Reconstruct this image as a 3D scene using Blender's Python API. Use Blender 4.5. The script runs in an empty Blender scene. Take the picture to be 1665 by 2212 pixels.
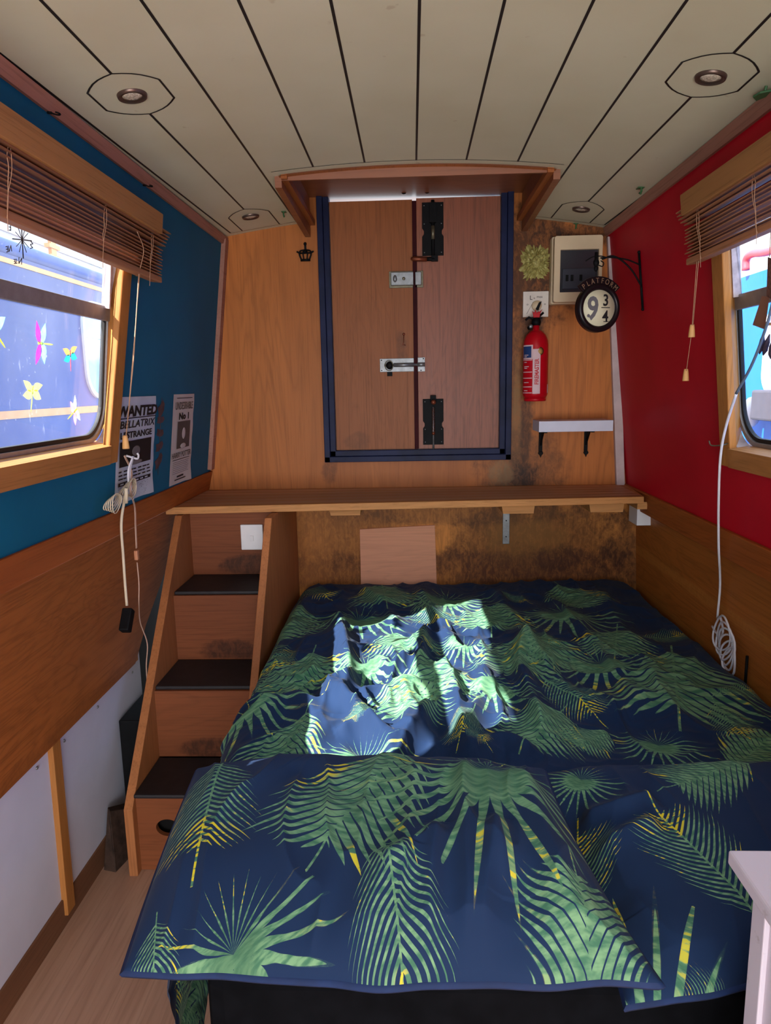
import bpy, bmesh, math, random
import numpy as np
from mathutils import Matrix, Vector
random.seed(7)
rng = np.random.RandomState(5)
SC = bpy.context.scene
COL = SC.collection

# ------------------------------------------------------------------ camera
FPX = 1536.0; IW, IH = 1665, 2212
YAW, PITCH, ROLL = math.radians(2.265), math.radians(9.965), math.radians(1.1)
CAM = Vector((0, 0, 1.35))
_f = Vector((-math.sin(YAW)*math.cos(PITCH), math.cos(YAW)*math.cos(PITCH), -math.sin(PITCH)))
_r = _f.cross(Vector((0, 0, 1))).normalized(); _u = _r.cross(_f)
RX = math.cos(ROLL)*_r - math.sin(ROLL)*_u
UX = math.cos(ROLL)*_u + math.sin(ROLL)*_r
cd = bpy.data.cameras.new('camera'); cam = bpy.data.objects.new('camera', cd); COL.objects.link(cam)
cam.matrix_world = Matrix(((RX.x, UX.x, -_f.x, CAM.x), (RX.y, UX.y, -_f.y, CAM.y), (RX.z, UX.z, -_f.z, CAM.z), (0, 0, 0, 1)))
cd.sensor_fit = 'AUTO'; cd.sensor_width = 36; cd.lens = FPX/IH*36; cd.clip_start = .02; cd.clip_end = 200
SC.camera = cam

# ------------------------------------------------------------------ world, sun, exposure
SC.view_settings.view_transform = 'Standard'
try: SC.view_settings.look = 'None'
except Exception: pass
SC.view_settings.gamma = 1; SC.view_settings.use_curve_mapping = False
SC.view_settings.exposure = 0.88
w = bpy.data.worlds.new('sky'); SC.world = w; w.use_nodes = True
nt = w.node_tree; nt.nodes.clear()
wo = nt.nodes.new('ShaderNodeOutputWorld'); bg = nt.nodes.new('ShaderNodeBackground')
tc = nt.nodes.new('ShaderNodeTexCoord'); sp = nt.nodes.new('ShaderNodeSeparateXYZ'); cr = nt.nodes.new('ShaderNodeValToRGB')
nt.links.new(tc.outputs['Generated'], sp.inputs[0]); nt.links.new(sp.outputs['Z'], cr.inputs[0])
cr.color_ramp.elements[0].position = 0.0; cr.color_ramp.elements[0].color = (.86, .93, 1, 1)
cr.color_ramp.elements[1].position = .6; cr.color_ramp.elements[1].color = (.62, .80, 1, 1)
nt.links.new(cr.outputs[0], bg.inputs[0]); nt.links.new(bg.outputs[0], wo.inputs[0])
bg.inputs[1].default_value = 2.2
sd = bpy.data.lights.new('sun', 'SUN'); sd.energy = 14; sd.angle = .009; sd.color = (1, .95, .86)
so = bpy.data.objects.new('sun', sd); COL.objects.link(so)
SUND = Vector((.88, .63, -1.0)).normalized()
so.rotation_euler = SUND.to_track_quat('-Z', 'Y').to_euler()
def area(name, loc, d, sx, sy, e, c=(1, 1, 1)):
    l = bpy.data.lights.new(name, 'AREA'); l.shape = 'RECTANGLE'; l.size = sx; l.size_y = sy; l.energy = e; l.color = c
    o = bpy.data.objects.new(name, l); COL.objects.link(o); o.location = loc
    o.rotation_euler = Vector(d).to_track_quat('-Z', 'Y').to_euler(); return o
area('cabin_fill', (0, -1.3, .75), (0, 1, .55), 1.5, .9, 24, (1, .97, .93))  # added fill lamp behind the camera, tilted up to brighten the ceiling

# ------------------------------------------------------------------ measuring helpers: a sight line met with a real surface
def ray(px, py): return _f + RX*((px-IW/2)/FPX) - UX*((py-IH/2)/FPX)
def hit(px, py, n, c):
    d = ray(px, py); n = Vector(n); t = n.dot(Vector(c)-CAM)/n.dot(d); return CAM + d*t
def onY(px, py, Y): return hit(px, py, (0, 1, 0), (0, Y, 0))
def onZ(px, py, Z): return hit(px, py, (0, 0, 1), (0, 0, Z))
def onX(px, py, X): return hit(px, py, (1, 0, 0), (X, 0, 0))
NL = Vector((.8700, 0, -.1079)).normalized(); NR = Vector((-.870, 0, -.0948)).normalized()
UL = Vector((.1079, 0, .870)).normalized(); UR = Vector((-.0948, 0, .870)).normalized()
CL = Vector((-.698, 0, 1.914)); CR = Vector((.730, 0, 1.914))
def onL(px, py, off=0): return hit(px, py, NL, CL+NL*off)
def onR(px, py, off=0): return hit(px, py, NR, CR+NR*off)
def WL(y, z, off=0):
    t = (z-CL.z)/UL.z; p = CL+UL*t; p = p+NL*off; return Vector((p.x, y, p.z))
def WR(y, z, off=0):
    t = (z-CR.z)/UR.z; p = CR+UR*t; p = p+NR*off; return Vector((p.x, y, p.z))
def frame(o, ex, ey, ez):
    return Matrix(((ex[0], ey[0], ez[0], o[0]), (ex[1], ey[1], ez[1], o[1]), (ex[2], ey[2], ez[2], o[2]), (0, 0, 0, 1)))
def ML(y, z, off=0): return frame(WL(y, z, off), (0, 1, 0), UL, NL)     # left wall: x' along +y, y' up, z' into the cabin
def MR(y, z, off=0): return frame(WR(y, z, off), (0, -1, 0), UR, NR)
def MBk(x, z, Y=2.8): return frame((x, Y, z), (1, 0, 0), (0, 0, 1), (0, -1, 0))

# ------------------------------------------------------------------ materials
def s2l(c):
    out = []
    for v in c[:3]:
        v = v/255.; out.append(v/12.92 if v <= .04045 else ((v+.055)/1.055)**2.4)
    return tuple(out)+(1,)
class NT:
    def __init__(s, name):
        s.m = bpy.data.materials.new(name); s.m.use_nodes = True; s.t = s.m.node_tree; s.t.nodes.clear()
        s.out = s.n('ShaderNodeOutputMaterial'); s.b = s.n('ShaderNodeBsdfPrincipled'); s.l(s.b.outputs[0], s.out.inputs[0])
    def n(s, k): return s.t.nodes.new(k)
    def l(s, a, b): s.t.links.new(a, b)
    def v(s, sock, val):
        if hasattr(val, 'links') or isinstance(val, bpy.types.NodeSocket): s.l(val, sock)
        elif isinstance(val, (int, float)): sock.default_value = val
        else: sock.default_value = val
    def math(s, op, a, b=0, c=0, clamp=False):
        q = s.n('ShaderNodeMath'); q.operation = op; q.use_clamp = clamp
        s.v(q.inputs[0], a); s.v(q.inputs[1], b)
        if len(q.inputs) > 2: s.v(q.inputs[2], c)
        return q.outputs[0]
    def mix(s, f, a, b, blend='MIX'):
        q = s.n('ShaderNodeMix'); q.data_type = 'RGBA'; q.blend_type = blend
        s.v(q.inputs[0], f); s.v(q.inputs[6], a); s.v(q.inputs[7], b); return q.outputs[2]
    def coord(s, scale=(1, 1, 1), loc=(0, 0, 0), rot=(0, 0, 0)):
        t = s.n('ShaderNodeTexCoord'); m = s.n('ShaderNodeMapping'); s.l(t.outputs['Object'], m.inputs[0])
        m.inputs['Scale'].default_value = scale; m.inputs['Location'].default_value = loc; m.inputs['Rotation'].default_value = rot
        return m.outputs[0]
    def noise(s, vec, sc=5, det=4, rough=.55, dist=0):
        q = s.n('ShaderNodeTexNoise'); s.l(vec, q.inputs['Vector']); q.inputs['Scale'].default_value = sc
        q.inputs['Detail'].default_value = det; q.inputs['Roughness'].default_value = rough; q.inputs['Distortion'].default_value = dist
        return q.outputs['Fac']
    def ramp(s, f, stops):
        q = s.n('ShaderNodeValToRGB'); e = q.color_ramp.elements
        while len(e) < len(stops): e.new(.5)
        for i, (p, c) in enumerate(stops):
            e[i].position = p; e[i].color = c if len(c) == 4 else tuple(c)+(1,)
        s.l(f, q.inputs[0]); return q.outputs[0]
    def sstep(s, x, a, b):
        q = s.n('ShaderNodeMapRange'); q.interpolation_type = 'SMOOTHSTEP'
        s.v(q.inputs[0], x); q.inputs[1].default_value = a; q.inputs[2].default_value = b; q.inputs[3].default_value = 0; q.inputs[4].default_value = 1
        return q.outputs[0]
    def bump(s, h, st=.3, dist=.002):
        q = s.n('ShaderNodeBump'); q.inputs['Strength'].default_value = st; q.inputs['Distance'].default_value = dist
        s.l(h, q.inputs['Height']); s.l(q.outputs[0], s.b.inputs['Normal'])
    def done(s, col=None, rough=.5, metal=0, spec=.5, coat=0):
        if col is not None: s.v(s.b.inputs['Base Color'], col)
        s.v(s.b.inputs['Roughness'], rough); s.b.inputs['Metallic'].default_value = metal
        s.b.inputs['Specular IOR Level'].default_value = spec
        if coat: s.b.inputs['Coat Weight'].default_value = coat; s.b.inputs['Coat Roughness'].default_value = .15
        return s.m
def plain(name, c, rough=.5, metal=0, var=.08, sc=20, spec=.25, bump=0):
    n = NT(name); c = s2l(c); v = n.noise(n.coord(), sc, 5)
    lo = tuple(x*(1-var) for x in c[:3])+(1,); hi = tuple(min(1, x*(1+var)) for x in c[:3])+(1,)
    k = n.ramp(v, [(.3, lo), (.7, hi)])
    if bump: n.bump(v, bump, .002)
    return n.done(k, rough, metal, spec)
def wood(name, c, axis='z', var=.35, rough=.38, fig=.5, dist=1.2, stains=None, seed=0, spec=.22, streak=1.0):
    """varnished veneer: long grain along `axis`, cathedral figure, fine pores"""
    n = NT(name); st = {'x': (.12, 1, 1), 'y': (1, .12, 1), 'z': (1, 1, .12)}[axis]
    f1 = n.noise(n.coord(st, (seed*3.1, seed*1.7, seed)), 7, 3, .5, dist)
    ring = n.math('FRACT', n.math('MULTIPLY', f1, 9))
    ring = n.math('ABSOLUTE', n.math('SUBTRACT', ring, .5)); ring = n.math('MULTIPLY', ring, 2)
    st2 = {'x': (.02, 1, 1), 'y': (1, .02, 1), 'z': (1, 1, .02)}[axis]
    f2 = n.noise(n.coord(st2, (seed, seed, seed)), 190, 4, .7)
    f3 = n.noise(n.coord(st, (seed*5, 2, 1)), 3.0, 3, .5, .4)
    c0 = s2l(c); d = tuple(x*(1-var)*(.95 if i else 1) for i, x in enumerate(c0[:3]))+(1,); h = tuple(min(1, x*(1+var*.6)) for x in c0[:3])+(1,)
    k = n.ramp(f3, [(.3, d), (.5, c0), (.7, h)])
    dk = tuple(x*(.62) for x in c0[:3])+(1,)
    k = n.mix(n.math('MULTIPLY', n.math('POWER', ring, 2.2), fig*.6), k, dk)
    pore = n.sstep(f2, .50, .66)
    k = n.mix(n.math('MULTIPLY', pore, .42*streak), k, tuple(x*.45 for x in c0[:3])+(1,))
    if stains:
        co = n.coord(); sx = n.n('ShaderNodeSeparateXYZ'); n.l(co, sx.inputs[0])
        wob = n.noise(co, 14, 6, .65); wob2 = n.noise(n.coord((1, 1, .5)), 55, 5, .75, .8)
        for (x, z, rx, rz, col, amt) in stains:
            dx = n.math('DIVIDE', n.math('SUBTRACT', sx.outputs['X'], x), rx); dz = n.math('DIVIDE', n.math('SUBTRACT', sx.outputs['Z'], z), rz)
            r = n.math('SQRT', n.math('ADD', n.math('MULTIPLY', dx, dx), n.math('MULTIPLY', dz, dz)))
            r = n.math('ADD', r, n.math('MULTIPLY', n.math('SUBTRACT', wob, .5), 1.6))
            m_ = n.math('SUBTRACT', 1, n.sstep(r, .70, 1.25))
            m_ = n.math('MULTIPLY', m_, n.math('ADD', .55, n.math('MULTIPLY', n.sstep(wob2, .35, .62), .45)))
            k = n.mix(n.math('MULTIPLY', m_, amt), k, s2l(col))
    n.bump(f2, .12, .0008)
    return n.done(k, n.math('ADD', rough+.08, n.math('MULTIPLY', f2, .12)), 0, spec)

M = {}
M['ceil'] = None
n = NT('ceiling_paint'); co = n.coord(); a = n.noise(co, 3, 4); b = n.noise(co, 60, 4, .7); cc = n.noise(co, 17, 3, .6)
k = n.ramp(a, [(.3, s2l((196, 192, 164))), (.7, s2l((206, 204, 178)))])
k = n.mix(n.math('MULTIPLY', n.sstep(cc, .70, .76), .35), k, s2l((150, 125, 90)))
n.bump(b, .08, .001); M['ceil'] = n.done(k, .42, 0, .5)
M['line'] = plain('ceiling_line', (34, 32, 32), .5)
M['blue'] = plain('blue_wall_paint', (20, 94, 124), .6, 0, .10, 3, .10, .05)
M['red'] = plain('red_wall_paint', (186, 14, 38), .5, 0, .10, 4, .12, .05)
DK = (34, 17, 9); BR = (60, 30, 14); PALE = (150, 118, 80)
M['back'] = wood('back_wall_veneer', (178, 106, 50), 'z', .34, .33, .75, 1.0, [
    (.47, 1.80, .17, .22, DK, .90), (.42, 1.45, .045, .60, (84, 48, 22), .85), (.405, 1.15, .018, .30, (160, 120, 70), .5),
    (.46, 1.58, .04, .12, (60, 34, 20), .7), (.43, 1.02, .16, .15, (100, 62, 34), .75), (.41, .96, .085, .10, DK, .85), (.35, 1.01, .05, .05, PALE, .55),
    (.44, 1.1, .02, .2, DK, .5), (.70, 1.91, .13, .06, DK, .8), (-.33, 1.03, .03, .05, (90, 50, 26), .6)], 1)
M['back_low'] = wood('lower_wall_veneer', (200, 128, 60), 'z', .45, .40, .55, 1.4, [
    (.47, .70, .36, .20, (56, 30, 14), .72), (.44, .74, .15, .13, (136, 92, 42), .75), (.58, .66, .10, .05, (58, 34, 22), .75), (.1, .60, .9, .10, (78, 42, 28), .75),
    (.85, .62, .12, .2, (60, 32, 20), .75), (-.30, .78, .28, .16, (88, 50, 26), .6), (.2, .85, .5, .05, (80, 50, 30), .6), (-.4, .62, .06, .2, (190, 120, 60), .25)], 4)
M['door'] = wood('door_veneer', (140, 82, 44), 'z', .24, .34, .45, 1.8, [(.0-.04, 1.50, .02, .06, (70, 40, 24), .5), (-.22, 1.14, .05, .03, (80, 50, 30), .4)], 7)
M['door2'] = wood('door_veneer_red', (138, 74, 46), 'z', .26, .36, .75, 2.6, None, 9, .5, 1.4)
M['rail'] = wood('rail_oak', (160, 84, 34), 'y', .35, .42, .75, 2.2, None, 2)
M['lowL'] = wood('side_veneer', (152, 88, 42), 'y', .3, .36, .85, 2.6, [(0, .5, 9, .05, (80, 44, 24), .35)], 3)
M['lowR'] = wood('side_boards', (176, 104, 44), 'y', .35, .36, .8, 1.8, [(.9, .70, 9, .018, (206, 140, 66), .45), (.9, .55, 9, .012, (200, 130, 60), .3)], 6)
M['trimw'] = wood('pine_trim', (172, 114, 62), 'y', .25, .45, .5, 1.2, None, 5)
M['trimz'] = wood('pine_upright', (178, 118, 60), 'z', .25, .42, .5, 1.2, None, 5)
M['pinkw'] = wood('cornice_wood', (164, 116, 98), 'y', .25, .5, .3, 1.0, None, 8)
M['pelmet'] = wood('pelmet_wood', (160, 112, 68), 'y', .16, .5, .3, .8, None, 10)
M['shelf'] = wood('shelf_pine', (186, 130, 78), 'x', .30, .5, .6, 1.0, None, 11)
M['shelftop'] = wood('shelf_top_grain', (204, 152, 112), 'x', .4, .42, .8, 1.2, None, 12, .5, 1.5)
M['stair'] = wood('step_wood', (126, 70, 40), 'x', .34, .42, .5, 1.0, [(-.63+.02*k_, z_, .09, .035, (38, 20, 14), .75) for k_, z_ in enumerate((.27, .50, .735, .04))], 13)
M['string'] = wood('stringer_wood', (166, 104, 62), 'z', .3, .42, .45, 1.2, None, 14)
M['tread'] = plain('tread_rubber', (34, 30, 33), .55, 0, .3, 30, .4, .2)
M['hatch'] = wood('hatch_wood', (132, 76, 44), 'x', .3, .28, .4, 1.0, None, 15, .7)
M['hatchz'] = wood('hatch_trim', (160, 92, 46), 'y', .3, .35, .4, 1.0, None, 16)
M['ply'] = wood('plywood', (226, 160, 126), 'x', .12, .6, .35, 1.6, None, 17, .3, .4)
M['navy'] = plain('navy_frame_paint', (26, 32, 62), .45, 0, .35, 12, .12, .1)
M['black'] = plain('black_iron', (14, 14, 16), .6, 0, .3, 60, .12, .15)
M['blackm'] = plain('black_lacquer', (26, 18, 22), .32, 0, .2, 30)
M['dark'] = plain('void_shade', (14, 11, 10), .9)  # near-black colour stands in for the shade inside unlit gaps
M['copper'] = plain('rusty_copper', (122, 66, 46), .45, .6, .3, 80)
M['steel'] = plain('galvanised_steel', (128, 130, 132), .4, .6, .2, 60)
M['brass'] = plain('tarnished_brass', (108, 102, 84), .45, .6, .25, 60)
M['darkred'] = plain('maroon_astragal', (52, 8, 14), .6, 0, .2, 20, .1)
M['white'] = plain('white_plastic', (226, 224, 228), .35, 0, .03)
M['whitep'] = plain('white_painted_panel', (196, 198, 214), .5, 0, .06, 5)
M['cream'] = plain('cream_plastic', (206, 184, 152), .45, 0, .08, 10)
M['smoke'] = plain('smoked_window', (40, 42, 50), .15, 0, .1, 10, .8)
M['lilac'] = plain('white_shelf_laminate', (206, 208, 226), .4, 0, .03)
M['whitestrip'] = plain('white_corner_strip', (190, 172, 172), .5, 0, .12, 20)
M['alu'] = plain('aluminium_frame', (150, 148, 150), .42, .55, .12, 40)
M['alud'] = plain('weathered_liner', (176, 160, 160), .6, .1, .3, 40, .4, .2)
M['rubber'] = plain('window_rubber', (26, 26, 28), .6)
M['floor'] = None
n = NT('floor_laminate'); f1 = n.noise(n.coord((1, .06, 1)), 24, 4, .6, .6); f2 = n.noise(n.coord((1, .03, 1)), 160, 3)
k = n.ramp(f1, [(.3, s2l((168, 128, 106))), (.7, s2l((188, 150, 126)))]); k = n.mix(n.math('MULTIPLY', n.sstep(f2, .5, .65), .3), k, s2l((138, 100, 80)))
M['floor'] = n.done(k, .45)
M['skirt'] = wood('skirting_wood', (122, 84, 60), 'y', .35, .55, .4, 1.0, None, 18)
M['blind'] = wood('blind_slats', (164, 112, 80), 'y', .30, .5, .15, .6, None, 19)
M['cord'] = plain('blind_cord', (176, 134, 104), .7)
M['toggle'] = plain('wooden_toggle', (212, 160, 100), .5)
M['cablew'] = plain('white_cable', (214, 212, 220), .45)
M['cableb'] = plain('cream_cable', (205, 190, 165), .5)
M['cableg'] = plain('grey_blue_cable', (96, 110, 128), .45)
M['paper'] = plain('poster_paper', (196, 186, 182), .7, 0, .06, 12)
M['paper2'] = plain('poster_paper_blue', (186, 190, 202), .7, 0, .08, 12)
M['ink'] = plain('printing_ink', (32, 28, 32), .7)
M['inkg'] = plain('grey_ink', (120, 112, 112), .7)
M['brownp'] = plain('brown_stencil', (78, 62, 70), .6, 0, .35, 50)
M['exred'] = plain('extinguisher_red', (178, 10, 26), .32, 0, .06)
M['exwhite'] = plain('extinguisher_label', (206, 176, 180), .5)
M['exblue'] = plain('label_blue', (34, 60, 110), .5)
M['gold'] = plain('gold_sticker', (176, 140, 78), .5)
M['creamdisc'] = plain('sign_face', (226, 220, 190), .45, 0, .04)
M['greynum'] = plain('sign_numeral', (112, 110, 116), .5)
M['bronze'] = plain('sign_lettering', (128, 100, 80), .5)
n = NT('olive_resin'); a = n.noise(n.coord(), 60, 5, .7); k = n.ramp(a, [(.3, s2l((128, 112, 54))), (.6, s2l((176, 168, 100))), (.8, s2l((214, 206, 160)))]); n.bump(a, .4, .003); M['olive'] = n.done(k, .55)
M['greenclip'] = plain('green_clip', (62, 100, 64), .45)
M['blackcloth'] = plain('black_bed_fabric', (9, 10, 13), .9, 0, .3, 30, .05, .2)
M['cab'] = None
n = NT('cabinet_white'); a = n.noise(n.coord(), 26, 5, .7); k = n.ramp(a, [(.62, s2l((206, 196, 206))), (.72, s2l((180, 166, 170))), (.8, s2l((130, 112, 108)))]); M['cab'] = n.done(k, .45)
M['led'] = plain('lamp_lens', (196, 186, 168), .2, 0, .5, 240, .8, .5)
M['bezel'] = plain('antique_bezel', (104, 86, 78), .35, .7, .15)
def glass(name, tint, haze=.10, spots=True):
    n = NT(name); n.t.nodes.remove(n.b)
    tr = n.n('ShaderNodeBsdfTransparent'); tr.inputs[0].default_value = tint
    gl = n.n('ShaderNodeBsdfGlossy'); gl.inputs['Roughness'].default_value = .03
    df = n.n('ShaderNodeBsdfTranslucent'); df.inputs[0].default_value = (.9, .93, 1, 1)
    m1 = n.n('ShaderNodeMixShader'); m2 = n.n('ShaderNodeMixShader')
    lw = n.n('ShaderNodeLayerWeight'); fr = n.math('ADD', .03, n.math('MULTIPLY', n.math('POWER', lw.outputs['Facing'], 5), .5))
    n.l(fr, m1.inputs[0]); n.l(tr.outputs[0], m1.inputs[1]); n.l(gl.outputs[0], m1.inputs[2])
    a = n.noise(n.coord(), 130, 3, .6); bb = n.noise(n.coord((1, 1, .22), (3, 1, 0)), 70, 3, .6); big = n.noise(n.coord(), 5, 3)
    s = n.math('ADD', n.sstep(a, .68, .74), n.math('MULTIPLY', n.sstep(bb, .66, .74), .6))
    s = n.math('MULTIPLY', s, n.sstep(big, .35, .6))
    s = n.math('ADD', n.math('MULTIPLY', s, .14 if spots else .03), n.math('MULTIPLY', big, haze), clamp=True)
    n.l(s, m2.inputs[0]); n.l(m1.outputs[0], m2.inputs[1]); n.l(df.outputs[0], m2.inputs[2]); n.l(m2.outputs[0], n.out.inputs[0])
    return n.m
M['glassL'] = glass('dusty_glass', (.95, .97, 1, 1), .035)
M['glassR'] = glass('clear_glass', (.97, .98, 1, 1), .01, False)

# ------------------------------------------------------------------ mesh builder
class MB:
    def __init__(s): s.v = []; s.f = []; s.mi = []; s.sm = []; s.M = Matrix.Identity(4); s.cur = 0; s.smooth = False
    def add(s, vs, fs, smooth=None):
        o = len(s.v); s.v += [tuple(s.M @ Vector(p)) for p in vs]
        for f in fs: s.f.append([i+o for i in f]); s.mi.append(s.cur); s.sm.append(s.smooth if smooth is None else smooth)
        return s
    def box(s, x0, x1, y0, y1, z0, z1):
        vs = [(x, y, z) for x in (x0, x1) for y in (y0, y1) for z in (z0, z1)]
        return s.add(vs, [(0, 1, 3, 2), (4, 6, 7, 5), (0, 4, 5, 1), (2, 3, 7, 6), (0, 2, 6, 4), (1, 5, 7, 3)], False)
    def hexa(s, p): return s.add(p, [(0, 1, 2, 3), (7, 6, 5, 4), (0, 4, 5, 1), (1, 5, 6, 2), (2, 6, 7, 3), (3, 7, 4, 0)], False)
    def prism(s, poly, z0, z1, plane='xy'):
        def P(a, b, c): return {'xy': (a, b, c), 'xz': (a, c, b), 'yz': (c, a, b)}[plane]
        k = len(poly); vs = [P(a, b, z0) for a, b in poly]+[P(a, b, z1) for a, b in poly]
        return s.add(vs, [tuple(range(k))[::-1], tuple(range(k, 2*k))]+[(i, (i+1) % k, (i+1) % k+k, i+k) for i in range(k)], False)
    def ring(s, outer, inner, z0, z1):
        k = len(outer); vs = [(a, b, z0) for a, b in outer]+[(a, b, z0) for a, b in inner]+[(a, b, z1) for a, b in outer]+[(a, b, z1) for a, b in inner]
        fs = []
        for i in range(k):
            j = (i+1) % k
            fs += [(i, j, k+j, k+i), (2*k+i, 3*k+i, 3*k+j, 2*k+j), (i, 2*k+i, 2*k+j, j), (k+i, k+j, 3*k+j, 3*k+i)]
        return s.add(vs, fs)
    def tube(s, pts, r, n=8, cap=True):
        pts = [Vector(p) for p in pts]; k = len(pts); vs = []; fs = []
        up = None
        for i, p in enumerate(pts):
            t = (pts[min(i+1, k-1)]-pts[max(i-1, 0)])
            if t.length < 1e-9: t = Vector((0, 0, 1))
            t.normalize()
            if up is None: up = t.orthogonal().normalized()
            up = (up-t*up.dot(t))
            if up.length < 1e-6: up = t.orthogonal()
            up.normalize(); b = t.cross(up); rr = r[i] if isinstance(r, (list, tuple)) else r
            vs += [tuple(p+(up*math.cos(2*math.pi*j/n)+b*math.sin(2*math.pi*j/n))*rr) for j in range(n)]
        for i in range(k-1):
            for j in range(n): fs.append((i*n+j, i*n+(j+1) % n, (i+1)*n+(j+1) % n, (i+1)*n+j))
        if cap: fs += [tuple(range(n))[::-1], tuple(range((k-1)*n, k*n))]
        return s.add(vs, fs, True)
    def lathe(s, prof, n=32, axis='z', c=(0, 0, 0)):
        vs = []; fs = []
        for (r, h) in prof:
            for j in range(n):
                a = 2*math.pi*j/n; q = (r*math.cos(a), r*math.sin(a), h)
                if axis == 'y': q = (q[0], q[2], q[1])
                if axis == 'x': q = (q[2], q[0], q[1])
                vs.append((q[0]+c[0], q[1]+c[1], q[2]+c[2]))
        for i in range(len(prof)-1):
            for j in range(n): fs.append((i*n+j, i*n+(j+1) % n, (i+1)*n+(j+1) % n, (i+1)*n+j))
        fs += [tuple(range(n))[::-1], tuple(range((len(prof)-1)*n, len(prof)*n))]
        return s.add(vs, fs, True)
    def ball(s, c, r, n=12, m=8):
        if isinstance(r, (int, float)): r = (r, r, r)
        vs = []; fs = []
        for i in range(m+1):
            t = math.pi*i/m
            for j in range(n):
                a = 2*math.pi*j/n; vs.append((c[0]+r[0]*math.sin(t)*math.cos(a), c[1]+r[1]*math.sin(t)*math.sin(a), c[2]+r[2]*math.cos(t)))
        for i in range(m):
            for j in range(n): fs.append((i*n+j, (i+1)*n+j, (i+1)*n+(j+1) % n, i*n+(j+1) % n))
        return s.add(vs, fs, True)
    def grid(s, P):   # P[i][j] -> 3d
        a, b = len(P), len(P[0]); vs = [tuple(P[i][j]) for i in range(a) for j in range(b)]
        return s.add(vs, [(i*b+j, (i+1)*b+j, (i+1)*b+j+1, i*b+j+1) for i in range(a-1) for j in range(b-1)])
    def text(s, body, size, loc=(0, 0, 0), ext=.0004, sx=1, shear=0, bold=0, align='CENTER', rot=0):
        cu = bpy.data.curves.new('t', 'FONT'); cu.body = body; cu.size = size; cu.extrude = ext; cu.shear = shear; cu.offset = bold
        cu.align_x = align; cu.resolution_u = 3
        o = bpy.data.objects.new('t', cu); COL.objects.link(o)
        me = bpy.data.meshes.new_from_object(o); R = Matrix.Translation(loc) @ Matrix.Rotation(rot, 4, 'Z') @ Matrix.Diagonal((sx, 1, 1, 1))
        s.add([tuple(R @ v.co) for v in me.vertices], [tuple(p.vertices) for p in me.polygons], False)
        bpy.data.objects.remove(o); bpy.data.meshes.remove(me); bpy.data.curves.remove(cu); return s
    def islands(s):
        par = list(range(len(s.v)))
        def fd(i):
            while par[i] != i: par[i] = par[par[i]]; i = par[i]
            return i
        for f in s.f:
            a = fd(f[0])
            for q in f[1:]: par[fd(q)] = a
        G = {}
        for k, f in enumerate(s.f): G.setdefault(fd(f[0]), []).append(k)
        out = []
        for g in G.values():
            m = MB(); mp = {}
            for k in g:
                for q in s.f[k]:
                    if q not in mp: mp[q] = len(m.v); m.v.append(s.v[q])
                m.f.append([mp[q] for q in s.f[k]]); m.mi.append(s.mi[k]); m.sm.append(s.sm[k])
            out.append(m)
        return out
    def build_each(s, name, mats, parent=None, **kw): return [m.build(name, mats, parent, **kw) for m in s.islands()]
    def build(s, name, mats, parent=None, bevel=0, kind=None, label=None, recalc=True):
        me = bpy.data.meshes.new(name); me.from_pydata(s.v, [], s.f)
        for m_ in (mats if isinstance(mats, (list, tuple)) else [mats]): me.materials.append(m_)
        me.polygons.foreach_set('material_index', s.mi); me.polygons.foreach_set('use_smooth', s.sm); me.update()
        if recalc:
            bm = bmesh.new(); bm.from_mesh(me); bmesh.ops.recalc_face_normals(bm, faces=bm.faces); bm.to_mesh(me); bm.free()
        o = bpy.data.objects.new(name, me); COL.objects.link(o)
        if parent is not None:
            o.parent = parent; pos = parent.matrix_world if parent.parent is None else parent.matrix_world
            root = parent
            while root.parent: root = root.parent
            if parent.parent is None: o.location = -Vector(parent.location)   # builders work in room coordinates
        if bevel:
            bv = o.modifiers.new('edge', 'BEVEL'); bv.width = bevel; bv.segments = 2; bv.limit_method = 'ANGLE'
        if kind: o['kind'] = kind
        if label: o['label'] = label
        return o
def tag(o, label, cat, group=None):
    o['label'] = label; o['category'] = cat
    if group: o['group'] = group
    return o
def empty(name, loc, label=None, cat=None, group=None, kind=None):
    o = bpy.data.objects.new(name, None); COL.objects.link(o); o.location = loc; o.empty_display_size = .05
    if label: o['label'] = label
    if cat: o['category'] = cat
    if group: o['group'] = group
    if kind: o['kind'] = kind
    return o
def arc(c, r, a0, a1, n): return [(c[0]+r*math.cos(a0+(a1-a0)*i/(n-1)), c[1]+r*math.sin(a0+(a1-a0)*i/(n-1))) for i in range(n)]
def rrect(x0, x1, y0, y1, r, n=8):
    h = math.pi/2
    return arc((x1-r, y0+r), r, -h, 0, n)+arc((x1-r, y1-r), r, 0, h, n)+arc((x0+r, y1-r), r, h, 2*h, n)+arc((x0+r, y0+r), r, 2*h, 3*h, n)
def spline(pts, n=8):
    """Catmull-Rom through the points"""
    P = [Vector(p) for p in pts]; P = [P[0]*2-P[1]]+P+[P[-1]*2-P[-2]]; out = []
    for i in range(1, len(P)-2):
        for k in range(n):
            t = k/n; a, b, c, d = P[i-1], P[i], P[i+1], P[i+2]
            out.append(.5*((2*b)+(c-a)*t+(2*a-5*b+4*c-d)*t*t+(3*b-a-3*c+d)*t**3))
    out.append(P[-2]); return out

YB = 2.80; YREAR = -1.5
# ================================================================== ROOM SHELL
m = MB(); m.box(-.99, .99, YREAR, YB, -.03, 0); m.build('floor', M['floor'], kind='structure')
def camber(x): return 1.915+.066*(1-(x/.72)**2)
HX0, HX1, HY = -.372, .415, 2.19
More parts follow.
